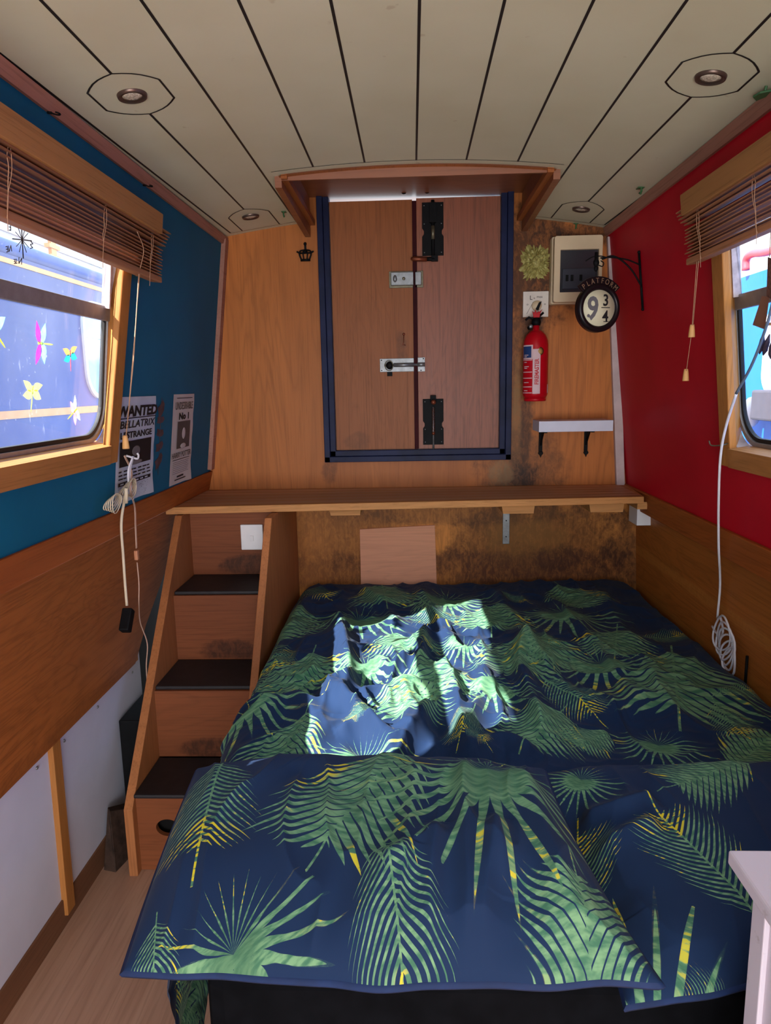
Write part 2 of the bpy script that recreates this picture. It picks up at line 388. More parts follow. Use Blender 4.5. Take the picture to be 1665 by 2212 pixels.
# ceiling with hatch opening, black coach lines laid in the joints
m = MB(); m.smooth = True
def ceil_patch(x0, x1, y0, y1, nx):
    xs = [x0+(x1-x0)*i/nx for i in range(nx+1)]
    m.grid([[(x, y0, camber(x)), (x, y1, camber(x))] for x in xs])
    m.grid([[(x, y1, camber(x)+.03), (x, y0, camber(x)+.03)] for x in xs])
ceil_patch(-.73, HX0, YREAR, YB, 12); ceil_patch(HX0, HX1, YREAR, HY, 20); ceil_patch(HX1, .76, YREAR, YB, 12)
m.cur = 1
def line(pts, wd=.0056):
    P = [Vector((a, b, 0)) for a, b in pts]; L = []; k = len(P)
    for i, p in enumerate(P):
        t = (P[min(i+1, k-1)]-P[max(i-1, 0)]).normalized(); nn = Vector((-t.y, t.x, 0))*wd/2
        L.append([(p.x-nn.x, p.y-nn.y, camber(p.x-nn.x)-.0007), (p.x+nn.x, p.y+nn.y, camber(p.x+nn.x)-.0007)])
    m.grid(L)
def cz(px, py):      # where a sight line meets the cambered ceiling
    z = 1.95
    for _ in range(6):
        q = onZ(px, py, z); z = camber(q.x)
    return (q.x, q.y)
LX = [cz(*p)[0] for p in ((515, 0), (714, 0), (906, 0), (1090, 0), (1282, 0))]
LY = HY-.035
for x in LX: line([(x, YREAR), (x, LY)])
xl2 = cz(305, 0)[0]; xr2 = cz(1483, 0)[0]
xl2b = cz(640, 478)[0]; xr2b = cz(1150, 470)[0]
line([(xl2, YREAR), (xl2, 1.2), (xl2b, 2.76)]); line([(xr2, YREAR), (xr2, 1.2), (xr2b, 2.76)])
line([(x, LY) for x in np.linspace(xl2+.025, xr2-.015, 24)], .0035)
def octo(c, hx, hy):
    sx = hx*.42; out = []
    def curve(p, q, bx, by): return [((1-t)*p[0]+t*q[0]+bx*math.sin(math.pi*t), (1-t)*p[1]+t*q[1]+by*math.sin(math.pi*t)) for t in np.linspace(0, 1, 7)]
    A = [(-sx, hy*.92), (sx, hy*.92), (hx, hy*.45), (hx, -hy*.45), (sx, -hy*.92), (-sx, -hy*.92), (-hx, -hy*.45), (-hx, hy*.45)]
    A = [(c[0]+a, c[1]+b) for a, b in A]; return A
def ocurve(A, idx, c):
    pts = []
    for a, b in zip(idx[:-1], idx[1:]):
        p, q = A[a], A[b]; mid = ((p[0]+q[0])/2-c[0], (p[1]+q[1])/2-c[1]); ln = math.hypot(*mid) or 1
        bulge = .010 if abs(p[0]-q[0]) > .01 and abs(p[1]-q[1]) > .01 else 0.0
        for t in np.linspace(0, 1, 6): pts.append(((1-t)*p[0]+t*q[0]+mid[0]/ln*bulge*math.sin(math.pi*t), (1-t)*p[1]+t*q[1]+mid[1]/ln*bulge*math.sin(math.pi*t)))
    line(pts, .0045)
DL = [cz(285, 205), cz(1535, 165)]; DF = [cz(541, 467), cz(1255, 451)]
for c in DL:
    # rounded ends across, straight flanks: outline around the lamp
    hx, hy = .072, .10
    A = [(c[0]+hx, c[1]-.045), (c[0]+hx, c[1]+.045), (c[0], c[1]+hy), (c[0]-hx, c[1]+.045), (c[0]-hx, c[1]-.045), (c[0], c[1]-hy)]
    ocurve(A, [0, 1, 2, 3, 4, 5, 0], c)
for c, c2, s in ((DL[0], DF[0], -1), (DL[1], DF[1], 1)):
    line([(c[0], YREAR), (c[0], c[1]-.10)]); line([(c[0], c[1]+.10), (c2[0], c2[1]-.10)])
    hx = .07; A = [(c2[0]-hx, 2.76), (c2[0]-hx, c2[1]-.03), (c2[0], c2[1]-.10), (c2[0]+hx, c2[1]-.03), (c2[0]+hx, 2.76)]
    ocurve(A, [0, 1], c2); ocurve(A, [1, 2, 3], c2); ocurve(A, [3, 4], c2)
    ex = cz(0, 117)[0] if s < 0 else cz(1665, 225)[0]
    ex2 = cz(500, 505)[0] if s < 0 else cz(1300, 490)[0]
    line([(ex, YREAR), (ex, 1.2), (ex2, 2.76)])
    line([(ex2, 2.76), (xl2b if s < 0 else xr2b, 2.76)], .003)
m.build('ceiling', [M['ceil'], M['line']], kind='structure', recalc=False)

# back bulkhead (upper) with the doorway, and its lower part
DX0, DX1, DZ = -.345, .383, 1.062
m = MB()
m.box(-.86, DX0, YB, YB+.04, .90, 2.1); m.box(DX1, .86, YB, YB+.04, .90, 2.1); m.box(DX0, DX1, YB, YB+.04, .90, DZ)
m.build('wall_back', M['back'], kind='structure')
m = MB(); m.box(-.84, .98, YB-.004, YB+.04, 0, .94); m.build('wall_back_lower', M['back_low'], kind='structure')
m = MB(); m.prism([(.80, .93), (.872, .93), (.733+.0, 1.90), (.70, 1.90)], YB-.03, YB, 'xz')
m.M = Matrix.Identity(4)
# the white strip in the right corner
m = MB(); a, b = onY(1316, 715, 2.79), onY(1347, 1058, 2.79); wd = .030
m.prism([(b.x-wd, b.z), (b.x+.002, b.z), (a.x+.006+.01, 1.88), (a.x-.026+.005, 1.88)], YB-.022, YB, 'xz')
m.build('trim_1', M['whitestrip'], kind='structure', bevel=.002)
m = MB(); m.M = ML(2.775, 1.48, .006); m.box(-.02, .022, -.44, .43, -.006, .01); m.build('trim_2', M['pinkw'], kind='structure')

# side walls with a window opening each
def side_wall(W_, y0, y1, z0, z1, zb, sgn, mat, name):
    m = MB()
    def q(ya, yb, za, zb_):
        p = [W_(ya, za), W_(yb, za), W_(yb, zb_), W_(ya, zb_)]; o = [W_(ya, za, -.03), W_(yb, za, -.03), W_(yb, zb_, -.03), W_(ya, zb_, -.03)]
        m.hexa(p+o)
    q(YREAR, YB, zb, z0); q(YREAR, YB, z1, 2.0); q(-.15, y0, z0, z1); q(YREAR, -1.15, z0, z1); q(y1, YB, z0, z1)
    return m.build(name, mat, kind='structure')
WY0, WZ0, WZ1 = .80, 1.215, 1.745
LWY = 1.868; RWY = 1.868
side_wall(WL, WY0, LWY, WZ0, WZ1, 1.0, 1, M['blue'], 'wall_left')
side_wall(WR, WY0, RWY, WZ0-.035, WZ1, .92, 1, M['red'], 'wall_right')
# rails (capping boards)
m = MB(); m.hexa([(-.87, YREAR, 1.031), (-.798, YREAR, 1.034), (-.798, YB, 1.034), (-.87, YB, 1.031), (-.89, YREAR, .958), (-.816, YREAR, .958), (-.816, YB, .958), (-.89, YB, .958)])
m.build('trim_3', M['rail'], kind='structure', bevel=.003)
m = MB(); m.hexa([(.90, YREAR, .960), (.822, YREAR, .960), (.822, YB, .960), (.90, YB, .960), (.92, YREAR, .878), (.838, YREAR, .878), (.838, YB, .878), (.92, YB, .878)])
m.build('trim_4', M['rail'], kind='structure', bevel=.003)
# lower side linings
yv = 2.10
m = MB(); m.prism([(YREAR, .505), (2.10, .505), (2.20, .60), (2.44, .76), (2.62, .895), (2.66, .96), (YREAR, .96)], -.875, -.86, 'yz')
m.v = [(x-(.96-z)*.05, y, z) for x, y, z in m.v]
m.build('wall_left_lower', M['lowL'], kind='structure')
m = MB(); m.box(-.925, -.91, YREAR, 2.2, .05, .51); m.build('wall_left_panel', M['whitep'], kind='structure')
m = MB(); m.box(-.99, -.96, YREAR, YB, 0, .98); m.build('wall_left_lining', M['dark'], kind='structure')  # recessed wall, the shade of the void put into its colour
m = MB(); m.hexa([(.875, YREAR, .90), (.875, YB, .90), (.90, YB, .90), (.90, YREAR, .90), (.915, YREAR, 0), (.915, YB, 0), (.95, YB, 0), (.95, YREAR, 0)])
m.build('wall_right_lower', M['lowR'], kind='structure')
# white panel edging, batten, skirting, screws
m = MB(); m.box(-.91, -.893, YREAR, 2.15, .497, .52); m.build('trim_5', M['trimw'], kind='structure', bevel=.002)
a, b = onX(117, 1625, -.905), onX(148, 1965, -.905)
m = MB(); m.prism([(a.y-.02, .50), (a.y+.02, .50), (b.y+.02, .03), (b.y-.02, .03)], -.912, -.896, 'yz'); m.build('trim_6', M['trimz'], kind='structure', bevel=.002)
m = MB(); m.box(-.93, -.905, YREAR, 1.93, 0, .075); m.build('baseboard_left', M['skirt'], kind='structure', bevel=.002)
# cornices
m = MB()
for s, W_ in ((1, WL),):
    m.hexa([W_(YREAR, 1.915, .0), W_(YREAR, 1.915, .014), W_(YB, 1.915, .014), W_(YB, 1.915, 0), W_(YREAR, 1.888, 0), W_(YREAR, 1.888, .008), W_(YB, 1.888, .008), W_(YB, 1.888, 0)])
m.build('trim_7', M['pinkw'], kind='structure')
m = MB()
m.hexa([WR(YREAR, 1.915, .0), WR(YREAR, 1.915, .016), WR(YB, 1.915, .016), WR(YB, 1.915, 0), WR(YREAR, 1.886, 0), WR(YREAR, 1.886, .009), WR(YB, 1.886, .009), WR(YB, 1.886, 0)])
m.build('trim_8', M['pinkw'], kind='structure')

# ------------------------------------------------------------------ hatch and doors
m = MB()
# trim boards round the opening (front lip and two sloping sides), inner sides, lid
zc = camber(0)
xs = np.linspace(HX0-.006, HX1+.006, 17)
P = [[(x, HY-.004, camber(x)-.004), (x, HY+.018, camber(x)-.006), (x, HY+.018, camber(x)+.05), ] for x in xs]; m.grid(P)
for x, s in ((HX0, 1), (HX1, -1)):
    m.box(min(x, x+s*.018), max(x, x+s*.018), HY, YB, camber(x)-.012, camber(x)+.006)
hf = m.build('hatch_frame', M['hatchz'], kind='structure', recalc=True)
m = MB()
m.prism([(HY+.01, 1.93), (YB, 1.91), (YB, 2.10), (HY+.01, 2.10)], HX0-.02, HX0, 'yz'); m.prism([(HY+.01, 1.93), (YB, 1.91), (YB, 2.10), (HY+.01, 2.10)], HX1, HX1+.02, 'yz')
m.box(HX0, HX1, HY+.012, HY+.02, 1.95, 2.1)
m.build('hatch_lining', M['hatch'], kind='structure')
m = MB(); m.hexa([(HX0-.0, HY, 2.052), (HX1, HY, 2.056), (HX1, 2.93, 2.043), (HX0, 2.93, 2.050), (HX0, HY, 2.09), (HX1, HY, 2.09), (HX1, 2.93, 2.09), (HX0, 2.93, 2.09)])
m.cur = 1
for x in (-.02, .065): m.tube([(x, 2.76, 2.048), (x, 2.765, 2.058)], .009, 10)
tag(m.build('hatch_cover', [M['hatch'], M['black']]), 'varnished wooden sliding roof hatch above the double doors', 'hatch')
# navy door frame
m = MB(); fz = DZ
fo = .036; fi = .014
for dep, a, b in ((0, 0, .022), (1, .022, .044)):
    y0 = YB-.022+dep*.012
    m.box(DX0+a, DX0+b, y0, YB+.05, fz+a, 2.05); m.box(DX1-b, DX1-a, y0, YB+.05, fz+a, 2.05); m.box(DX0+a, DX1-a, y0, YB+.05, fz+a, fz+b)
fr = m.build('trim_9', M['navy'], kind='structure', bevel=.002)
XM = onY(897, 700, YB).x
def leaf(name, x0, x1, mat, zt):
    m = MB(); m.box(x0, x1, YB+.012, YB+.035, fz+.045, zt); return m.build(name, mat, kind='structure', bevel=.001)
leaf('door_1', DX0+.045, XM-.007, M['door'], 2.036); leaf('door_2', XM+.008, DX1-.045, M['door2'], 2.040)
m = MB(); m.box(XM-.008, XM+.008, YB+.006, YB+.03, fz+.045, 2.03); m.build('trim_10', M['darkred'], kind='structure')

# ------------------------------------------------------------------ windows
def window(name, Mf, W_, yfar, sgn, glassm, z0, yglass, trim, ztr):
    """Mf(y,z,off): local frame on the wall; sgn: +1 when local x runs with +y"""
    root = empty(name, W_(1.3, z0, 0), kind='structure')
    y0 = WY0; L = yfar-y0; hz = (WZ1-z0)/UL.z
    def B(fn, nm, mt, **k):
        m = MB(); m.M = Mf(y0, z0, 0) if sgn > 0 else Mf(yfar, z0, 0); fn(m); return m.build(nm, mt, root, **k)
    # local: x in 0..L with far end at x=L (left window) or x=0 (right window)
    def X(t): return t if sgn > 0 else L-t        # t = distance from the near end
    def bx(m, t0, t1, a0, a1, c0, c1): m.box(min(X(t0), X(t1)), max(X(t0), X(t1)), a0, a1, c0, c1)
    RC = .036; g = yglass-y0                                     # recess of the glass, far end of the metal frame
    tb, tt, ob, ot = [v-y0 for v in trim]                        # inner edge of the side trim bottom/top, outer edge bottom/top
    def jamb(m): m.hexa([(X(g-.004), -.01, -RC), (X(tb), -.01, .001), (X(tt), hz, .001), (X(g-.004), hz, -RC), (X(g+.03), -.01, -RC-.01), (X(ob), -.01, -.001), (X(ot), hz, -.001), (X(g+.03), hz, -RC-.01)])
    B(jamb, 'jamb_lining', M['trimz'])
    def st(m): m.prism([(X(tb), -.045), (X(ob), -.045), (X(ot), hz), (X(tt), hz)], -.002, .016)
    B(st, 'side_trim', M['trimz'], bevel=.003)
    B(lambda m: bx(m, -.05, tb+.01, -.046, -.004, 0, .019), 'sill_trim', M['trimw'], bevel=.003)
    B(lambda m: m.hexa([(X(-.05), .007, -RC-.004), (X(g+.01), .007, -RC-.004), (X(tb+.006), .003, .020), (X(-.05), .003, .020), (X(-.05), -.012, -RC-.004), (X(g+.01), -.012, -RC-.004), (X(tb+.006), -.012, .020), (X(-.05), -.012, .020)]), 'sill', M['trimw'])
    def RR(e, z_, r): return rrect(min(X(e), X(g-e)), max(X(e), X(g-e)), z_, hz+.05, r, 10)
    out = RR(0, .004, .10); inn = RR(.012, .016, .09); inn2 = RR(.022, .026, .082)
    B(lambda m: m.ring(out, inn, -RC-.004, -RC+.008), 'metal_frame', M['alu'])
    B(lambda m: m.ring(inn, inn2, -RC-.006, -RC+.003), 'rubber_seal', M['rubber'])
    def liner(m):      # curved filler plates in the bottom corners
        m.smooth = True
        for far in (0, 1):
            r_ = .085; cx_ = g-r_ if far else r_; A = [(cx_+(1 if far else -1)*r_*math.sin(t), .002+r_-r_*math.cos(t)) for t in np.linspace(.0, math.pi/2, 14)]
            m.grid([[(X(p), q_, -RC+.006), (X(p+(.022*(i/13) if far else 0)), q_-.002, -.002)] for i, (p, q_) in enumerate(A)])
    B(liner, 'corner_liner', M['alud'], recalc=False)
    tz = (ztr-z0)/UL.z
    B(lambda m: m.box(min(X(.01), X(g-.006)), max(X(.01), X(g-.006)), tz-.018, tz+.018, -RC-.004, -RC+.012), 'transom', M['alu'], bevel=.002)
    def low(m): m.prism(rrect(min(X(.014), X(g-.014)), max(X(.014), X(g-.014)), .018, tz, .088, 10), -RC-.0015, -RC)
    B(low, 'pane', glassm)
    def hop(m):
        a0, a1 = X(.05), X(g-.045); P = [(a0, tz+.014, -RC+.006), (a1, tz+.014, -RC+.006), (a1, hz+.02, -RC+.022), (a0, hz+.02, -RC+.022)]
        m.hexa(P+[(p[0], p[1], p[2]-.003) for p in P])
    B(hop, 'hopper_pane', glassm)
    def ck(m):
        a1, a2, a3 = X(g-.045), X(g-.006), X((tt+g)/2-.004)
        m.add([(a1, tz+.012, -RC+.006), (a2, tz+.012, -RC+.008), (X(g+.012), tz+.07, -.020), (X(tt-.002), hz-.01, .006), (a1, hz, -RC+.02)], [(0, 1, 2, 3, 4)])
        m.box(min(a1, X(g-.036)), max(a1, X(g-.036)), tz+.012, hz, -RC+.004, -RC+.024)
    B(ck, 'hopper_cheek', M['alud'], recalc=False)
    return root
winL = window('window_1', ML, WL, LWY, 1, M['glassL'], WZ0, 1.862, (1.778, 1.838, 1.838, 1.893), 1.543)
winR = window('window_2', MR, WR, RWY, -1, M['glassR'], WZ0-.035, 1.862, (1.812, 1.803, 1.872, 1.868), 1.534)

# ------------------------------------------------------------------ blinds and pelmets
def blind(W_, side, yfar, pely, label, plabel, nsl=15, zb=1.645, zt=1.775, ycut=.55):
    root = empty('venetian_blind', W_(1.2, zt, .05), label, 'blind', 'wooden venetian blinds, drawn up')
    m = MB(); r = random.Random(3+side)
    for i in range(nsl):
        z = zb+.012+(zt-zb-.012)*i/nsl; o = .048+r.uniform(-.003, .003); ye = yfar+r.uniform(-.008, .004); ti = r.uniform(-.003, .003)
        if i > nsl-6: o += .004*(i-nsl+6); z += .004
        a = [W_(ycut, z+ti, o-.014), W_(ye, z+ti*.5, o-.014), W_(ye, z-.001, o+.014), W_(ycut, z-.001, o+.014)]
        m.hexa([p+Vector((0, 0, .0024)) for p in a]+a)
    m.build('slats', M['blind'], root)
    m = MB(); a = [W_(ycut, zb, .032), W_(yfar, zb, .032), W_(yfar, zb, .064), W_(ycut, zb, .064)]
    m.hexa([p+Vector((0, 0, .016)) for p in a]+a); m.build('bottom_rail', M['blind'], root, bevel=.003)
    m = MB(); a = [W_(ycut, zt+.005, .02), W_(yfar-.01, zt+.005, .02), W_(yfar-.01, zt+.005, .05), W_(ycut, zt+.005, .05)]
    m.hexa([p+Vector((0, 0, .02)) for p in a]+a); m.build('head_rail', M['blackm'], root)
    m = MB()
    for yy in (yfar-.10, yfar-.38, yfar-.75):
        for o in (.031, .066):
            pts = [W_(yy+r.uniform(-.002, .002), zt-(zt-zb)*k/8, o+.001*math.sin(k*2.1)) for k in range(9)]
            m.tube(spline(pts, 3), .0007, 5)
        m.tube(spline([W_(yy, zt, .067), W_(yy+.008, zt-.05, .068), W_(yy-.004, zb+.03, .068), W_(yy, zb-.02,   .067)], 5), .0006, 5)
    m.build_each('ladder_cord', M['cord'], root)
    # pelmet box
    pr = empty('pelmet', W_(1.2, 1.80, .05), plabel, 'pelmet', 'wooden pelmet boxes over the windows')
    zt2 = 1.806; zb2 = 1.757
    m = MB(); a = [W_(ycut, zb2, .070), W_(pely, zb2, .070), W_(pely, zb2, .084), W_(ycut, zb2, .084)]
    t = [W_(ycut, zt2, .070), W_(pely, zt2, .070), W_(pely, zt2, .084), W_(ycut, zt2, .084)]
    m.hexa(t+a); m.build('front_board', M['pelmet'], pr, bevel=.002)
    m = MB(); a = [W_(ycut, zt2-.001, 0), W_(pely, zt2-.001, 0), W_(pely, zt2-.001, .07), W_(ycut, zt2-.001, .07)]
    m.hexa(a+[p-Vector((0, 0, .012)) for p in a]); m.build('top_board', M['pelmet'], pr)
    m = MB(); a = [W_(pely-.012, zt2-.012, 0), W_(pely-.0005, zt2-.012, 0), W_(pely-.0005, zt2-.012, .07), W_(pely-.012, zt2-.012, .07)]
    b = [W_(pely-.012, zb2+.0, 0), W_(pely-.0005, zb2+.0, 0), W_(pely-.0005, zb2+.0, .07), W_(pely-.012, zb2+.0, .07)]
    m.hexa(a+b); m.build('end_board', M['pelmet'], pr)
    return root
bL = blind(WL, 0, 1.972, 1.90, 'brown wooden slatted blind pulled up over the left window', 'long pale wooden pelmet board above the left window against the blue wall')
bR = blind(WR, 1, 1.905, 1.865, 'brown wooden slatted blind pulled up over the right window', 'long pale wooden pelmet board above the right window against the red wall')
def toggle(m, p, s=1.0):
    m.M = Matrix.Translation(p); m.lathe([(.0005, .016*s), (.0052*s, .016*s), (.0062*s, .010*s), (.0085*s, -.014*s), (.0078*s, -.016*s), (.0005, -.016*s)], 14); m.M = Matrix.Identity(4)
m = MB()
p0 = onR(1506, 548, .055); p1 = onR(1494, 715, .055); p2 = onR(1481, 810, .055)
m.tube(spline([p0, p0.lerp(p1, .5)+Vector((0, 0, 0)), p1], 5), .0009, 5); m.tube([onR(1510, 546, .055), p1+Vector((.001, -.003, .01))], .0009, 5); m.tube(spline([p1, p1.lerp(p2, .5), p2], 4), .0009, 5)
m.build('pull_cord', M['cord'], bR)
m = MB(); toggle(m, p1); toggle(m, p2); m.build_each('toggle', M['toggle'], bR)
m = MB(); q0 = onL(300, 590, .06); q1 = onL(271, 955, .03)
m.tube([q0, q0.lerp(q1, .5)+Vector((.004, 0, 0)), q1], .0014, 6); m.tube([q0+Vector((0, .006, 0)), q1+Vector((0, .002, 0))], .0010, 6)
m.tube(spline([q0, onL(310, 540, .068), onL(296, 500, .068)], 5), .001, 5)
m.build('pull_cord', M['cord'], bL)
m = MB(); toggle(m, q1, 1.1); m.build_each('toggle', M['toggle'], bL)

# ------------------------------------------------------------------ stickers on the left window
def wing(m, x, y, a, l, w_, z=0):
    R = Matrix.Rotation(a, 4, 'Z'); pts = []
    for i in range(15):
        t = i/14; pts.append((l*t, w_*math.sin(math.pi*t**.7)))
    pts += [(l*t_, -w_*.7*math.sin(math.pi*t_**.8)) for t_ in [i/14 for i in range(13, 0, -1)]]
    m.add([tuple(Vector((x, y, z))+R @ Vector((p[0], p[1], 0))) for p in pts], [tuple(range(len(pts)))], False)
def film(name, c):
    n = NT(name); a = n.noise(n.coord(), 90, 3); c0 = s2l(c)
    k = n.ramp(a, [(.35, tuple(v*.75 for v in c0[:3])+(1,)), (.65, c0)])
    n.done(k, .3); n.b.inputs['Transmission Weight'].default_value = 0; n.b.inputs['Alpha'].default_value = .92
    tr = n.n('ShaderNodeBsdfTranslucent'); n.l(k, tr.inputs[0]); mx = n.n('ShaderNodeMixShader'); mx.inputs[0].default_value = .65
    n.l(n.b.outputs[0], mx.inputs[1]); n.l(tr.outputs[0], mx.inputs[2]); n.l(mx.outputs[0], n.out.inputs[0]); return n.m
F = {k: film('film_'+k, c) for k, c in dict(yellow=(240, 235, 120), pale=(225, 235, 170), pink=(240, 150, 170), magenta=(210, 60, 190), teal=(40, 160, 180), aqua=(140, 225, 220), violet=(70, 50, 150), orange=(240, 160, 90)).items()}
def dragonfly(px, py, rot, size, cols, label):
    p = onL(px, py, -.0350); root = empty('dragonfly_sticker', p, label, 'sticker', 'dragonfly stickers on the left window pane')
    R = frame(p, (0, 1, 0), UL, NL) @ Matrix.Rotation(rot, 4, 'Z')
    m = MB(); m.M = R; wing(m, 0, .12*size, .35, .6*size, .15*size); wing(m, 0, .12*size, math.pi-.35, .6*size, .15*size); m.build('fore_wing', F[cols[0]], root, recalc=False)
    m = MB(); m.M = R; wing(m, 0, .02*size, -.25, .55*size, .17*size, .0003); wing(m, 0, .02*size, math.pi+.25, .55*size, .17*size, .0003); m.build('hind_wing', F[cols[1]], root, recalc=False)
    m = MB(); m.M = R; m.ball((0, .07*size, 0), (.045*size, .10*size, .0008)); m.ball((0, .20*size, 0), (.05*size, .045*size, .0008)); m.ball((0, -.28*size, 0), (.026*size, .30*size, .0008)); m.build('body', F[cols[2]], root)
dragonfly(92, 742, 1.57, .082, ('magenta', 'aqua', 'pale'), 'pink and turquoise dragonfly sticker flying sideways with wings held straight up and down')
dragonfly(152, 770, .12, .062, ('orange', 'teal', 'pink'), 'orange and teal dragonfly sticker nearest the far edge of the pane')
dragonfly(70, 850, -.12, .070, ('yellow', 'yellow', 'pale'), 'pale yellow dragonfly sticker with spread wings low on the left pane')
dragonfly(160, 890, -1.1, .062, ('pale', 'pink', 'yellow'), 'tilted yellow and pink dragonfly sticker crossing the orange line outside')
dragonfly(-12, 715, .9, .085, ('magenta', 'aqua', 'yellow'), 'magenta and yellow dragonfly sticker cut by the left picture edge')
# hand drawn compass on the upper pane
m = MB(); cpt = onL(48, 518, -.012); m.M = frame(cpt, (0, 1, 0), UL, NL)
def stroke(pts, r=.0010): m.tube([(a, b, 0) for a, b in pts], r, 5)
for a in range(0, 180, 30):
    t = math.radians(a+8); r_ = .034 if a % 90 == 0 else .026
    stroke([(-r_*math.cos(t), -r_*math.sin(t)), (r_*math.cos(t), r_*math.sin(t))], .0011 if a % 90 == 0 else .0007)
def glyph(ch, x, y, s, rot): m.text(ch, s, (x, y, 0), .0004, -1, 0, 0, 'CENTER', rot)
glyph('W', .040, -.004, .016, 1.5); glyph('E', -.042, .008, .018, .1); glyph('NE', -.044, -.030, .016, .3); glyph('N', -.006, -.046, .018, 0); glyph('SE', -.022, -.048, .013, .2)
tag(m.build('compass_drawing', M['ink']), 'black hand drawn compass star with letters on the left upper pane', 'drawing')

# ------------------------------------------------------------------ ceiling fittings
LABD = ['recessed ceiling lamp in the near left of the ceiling, in front of the blue wall', 'recessed ceiling lamp in the near right of the ceiling, in front of the red wall',
        'small recessed ceiling lamp at the far left, left of the hatch', 'small recessed ceiling lamp at the far right above the fuse box']
for i, c in enumerate(DL+DF):
    z = camber(c[0]); r = .030
    root = empty('ceiling_downlight', (c[0], c[1], z), LABD[i], 'ceiling light', 'recessed ceiling lamps')
    sl = -math.atan(-2*.066*c[0]/.72**2)
    T = Matrix.Translation((c[0], c[1], z)) @ Matrix.Rotation(sl, 4, 'Y')
    m = MB(); m.M = T; m.lathe([(r*.62, -.002), (r*.70, -.005), (r*.78, -.003), (r*.84, -.0065), (r*.95, -.006), (r, -.001), (r, .004), (r*.6, .004)], 36); m.build('bezel', M['bezel'], root)
    m = MB(); m.M = T; m.lathe([(.001, -.0045), (r*.4, -.0045), (r*.66, -.003), (r*.66, .003), (.001, .003)], 30)
    m.build('lens', M['led'], root)
def clip(px, py, label, s=1.0, leafy=False):
    c = cz(px, py); z = camber(c[0]); m = MB(); m.M = Matrix.Translation((c[0], c[1], z))
    if leafy:
        m.prism([(-.012, 0), (-.016, .02), (0, .04), (.01, .02), (.006, -.01)], -.014, -.010); m.tube([(0, 0, 0), (0, .005, -.012)], .003, 8)
    else:
        m.box(-.010*s, .010*s, -.012*s, .012*s, -.003, -.0005); m.tube([(0, -.008*s, -.003), (0, -.012*s, -.012), (0, -.004*s, -.018), (0, .006*s, -.014)], .0035*s, 8)
    tag(m.build('cable_clip', M['greenclip'], bevel=.001), label, 'clip', 'small green clips on the ceiling')
clip(613, 457, 'small dark green square clip on the ceiling left of the hatch', .8)
clip(1383, 405, 'green clip on the ceiling beside the red wall, halfway along')
clip(1243, 483, 'dark green clip at the ceiling edge above the fuse box', .9)
clip(1655, 185, 'green leaf shaped clip at the right picture edge by the large lamp', 1, True)
def cuphook(name, P, label, s=1.0, mat='black', N=(0, 0, -1)):
    m = MB(); N = Vector(N); m.tube([P, P+N*.008*s], .0022*s, 6)
    q = P+N*.008*s; t = Vector((0, 1, 0)); pts = [q+N*(.007*s*(1-math.cos(a)))+t*(.007*s*math.sin(a)) for a in np.linspace(0, 4.4, 12)]
    m.tube(pts, .0014*s, 6); tag(m.build(name, M[mat]), label, 'hook', 'small screw hooks at the ceiling edges')
for (px, py, lab) in ((198, 278, 'tiny hook at the left ceiling edge nearest the camera'), (360, 408, 'tiny open hook on the left ceiling edge before the far lamp'), (1460, 382, 'tiny open hook on the right ceiling edge above the red wall')):
    c = cz(px, py); cuphook('cup_hook', Vector((c[0], c[1], camber(c[0]))), lab)
for (px, py, lab) in ((102, 243, 'dark bent hook on the left cornice near the camera'), (309, 400, 'dark bent hook on the left cornice above the blind end')):
    p = onL(px, py, .022); cuphook('cornice_hook', p, lab, 1.1, 'black', NL)

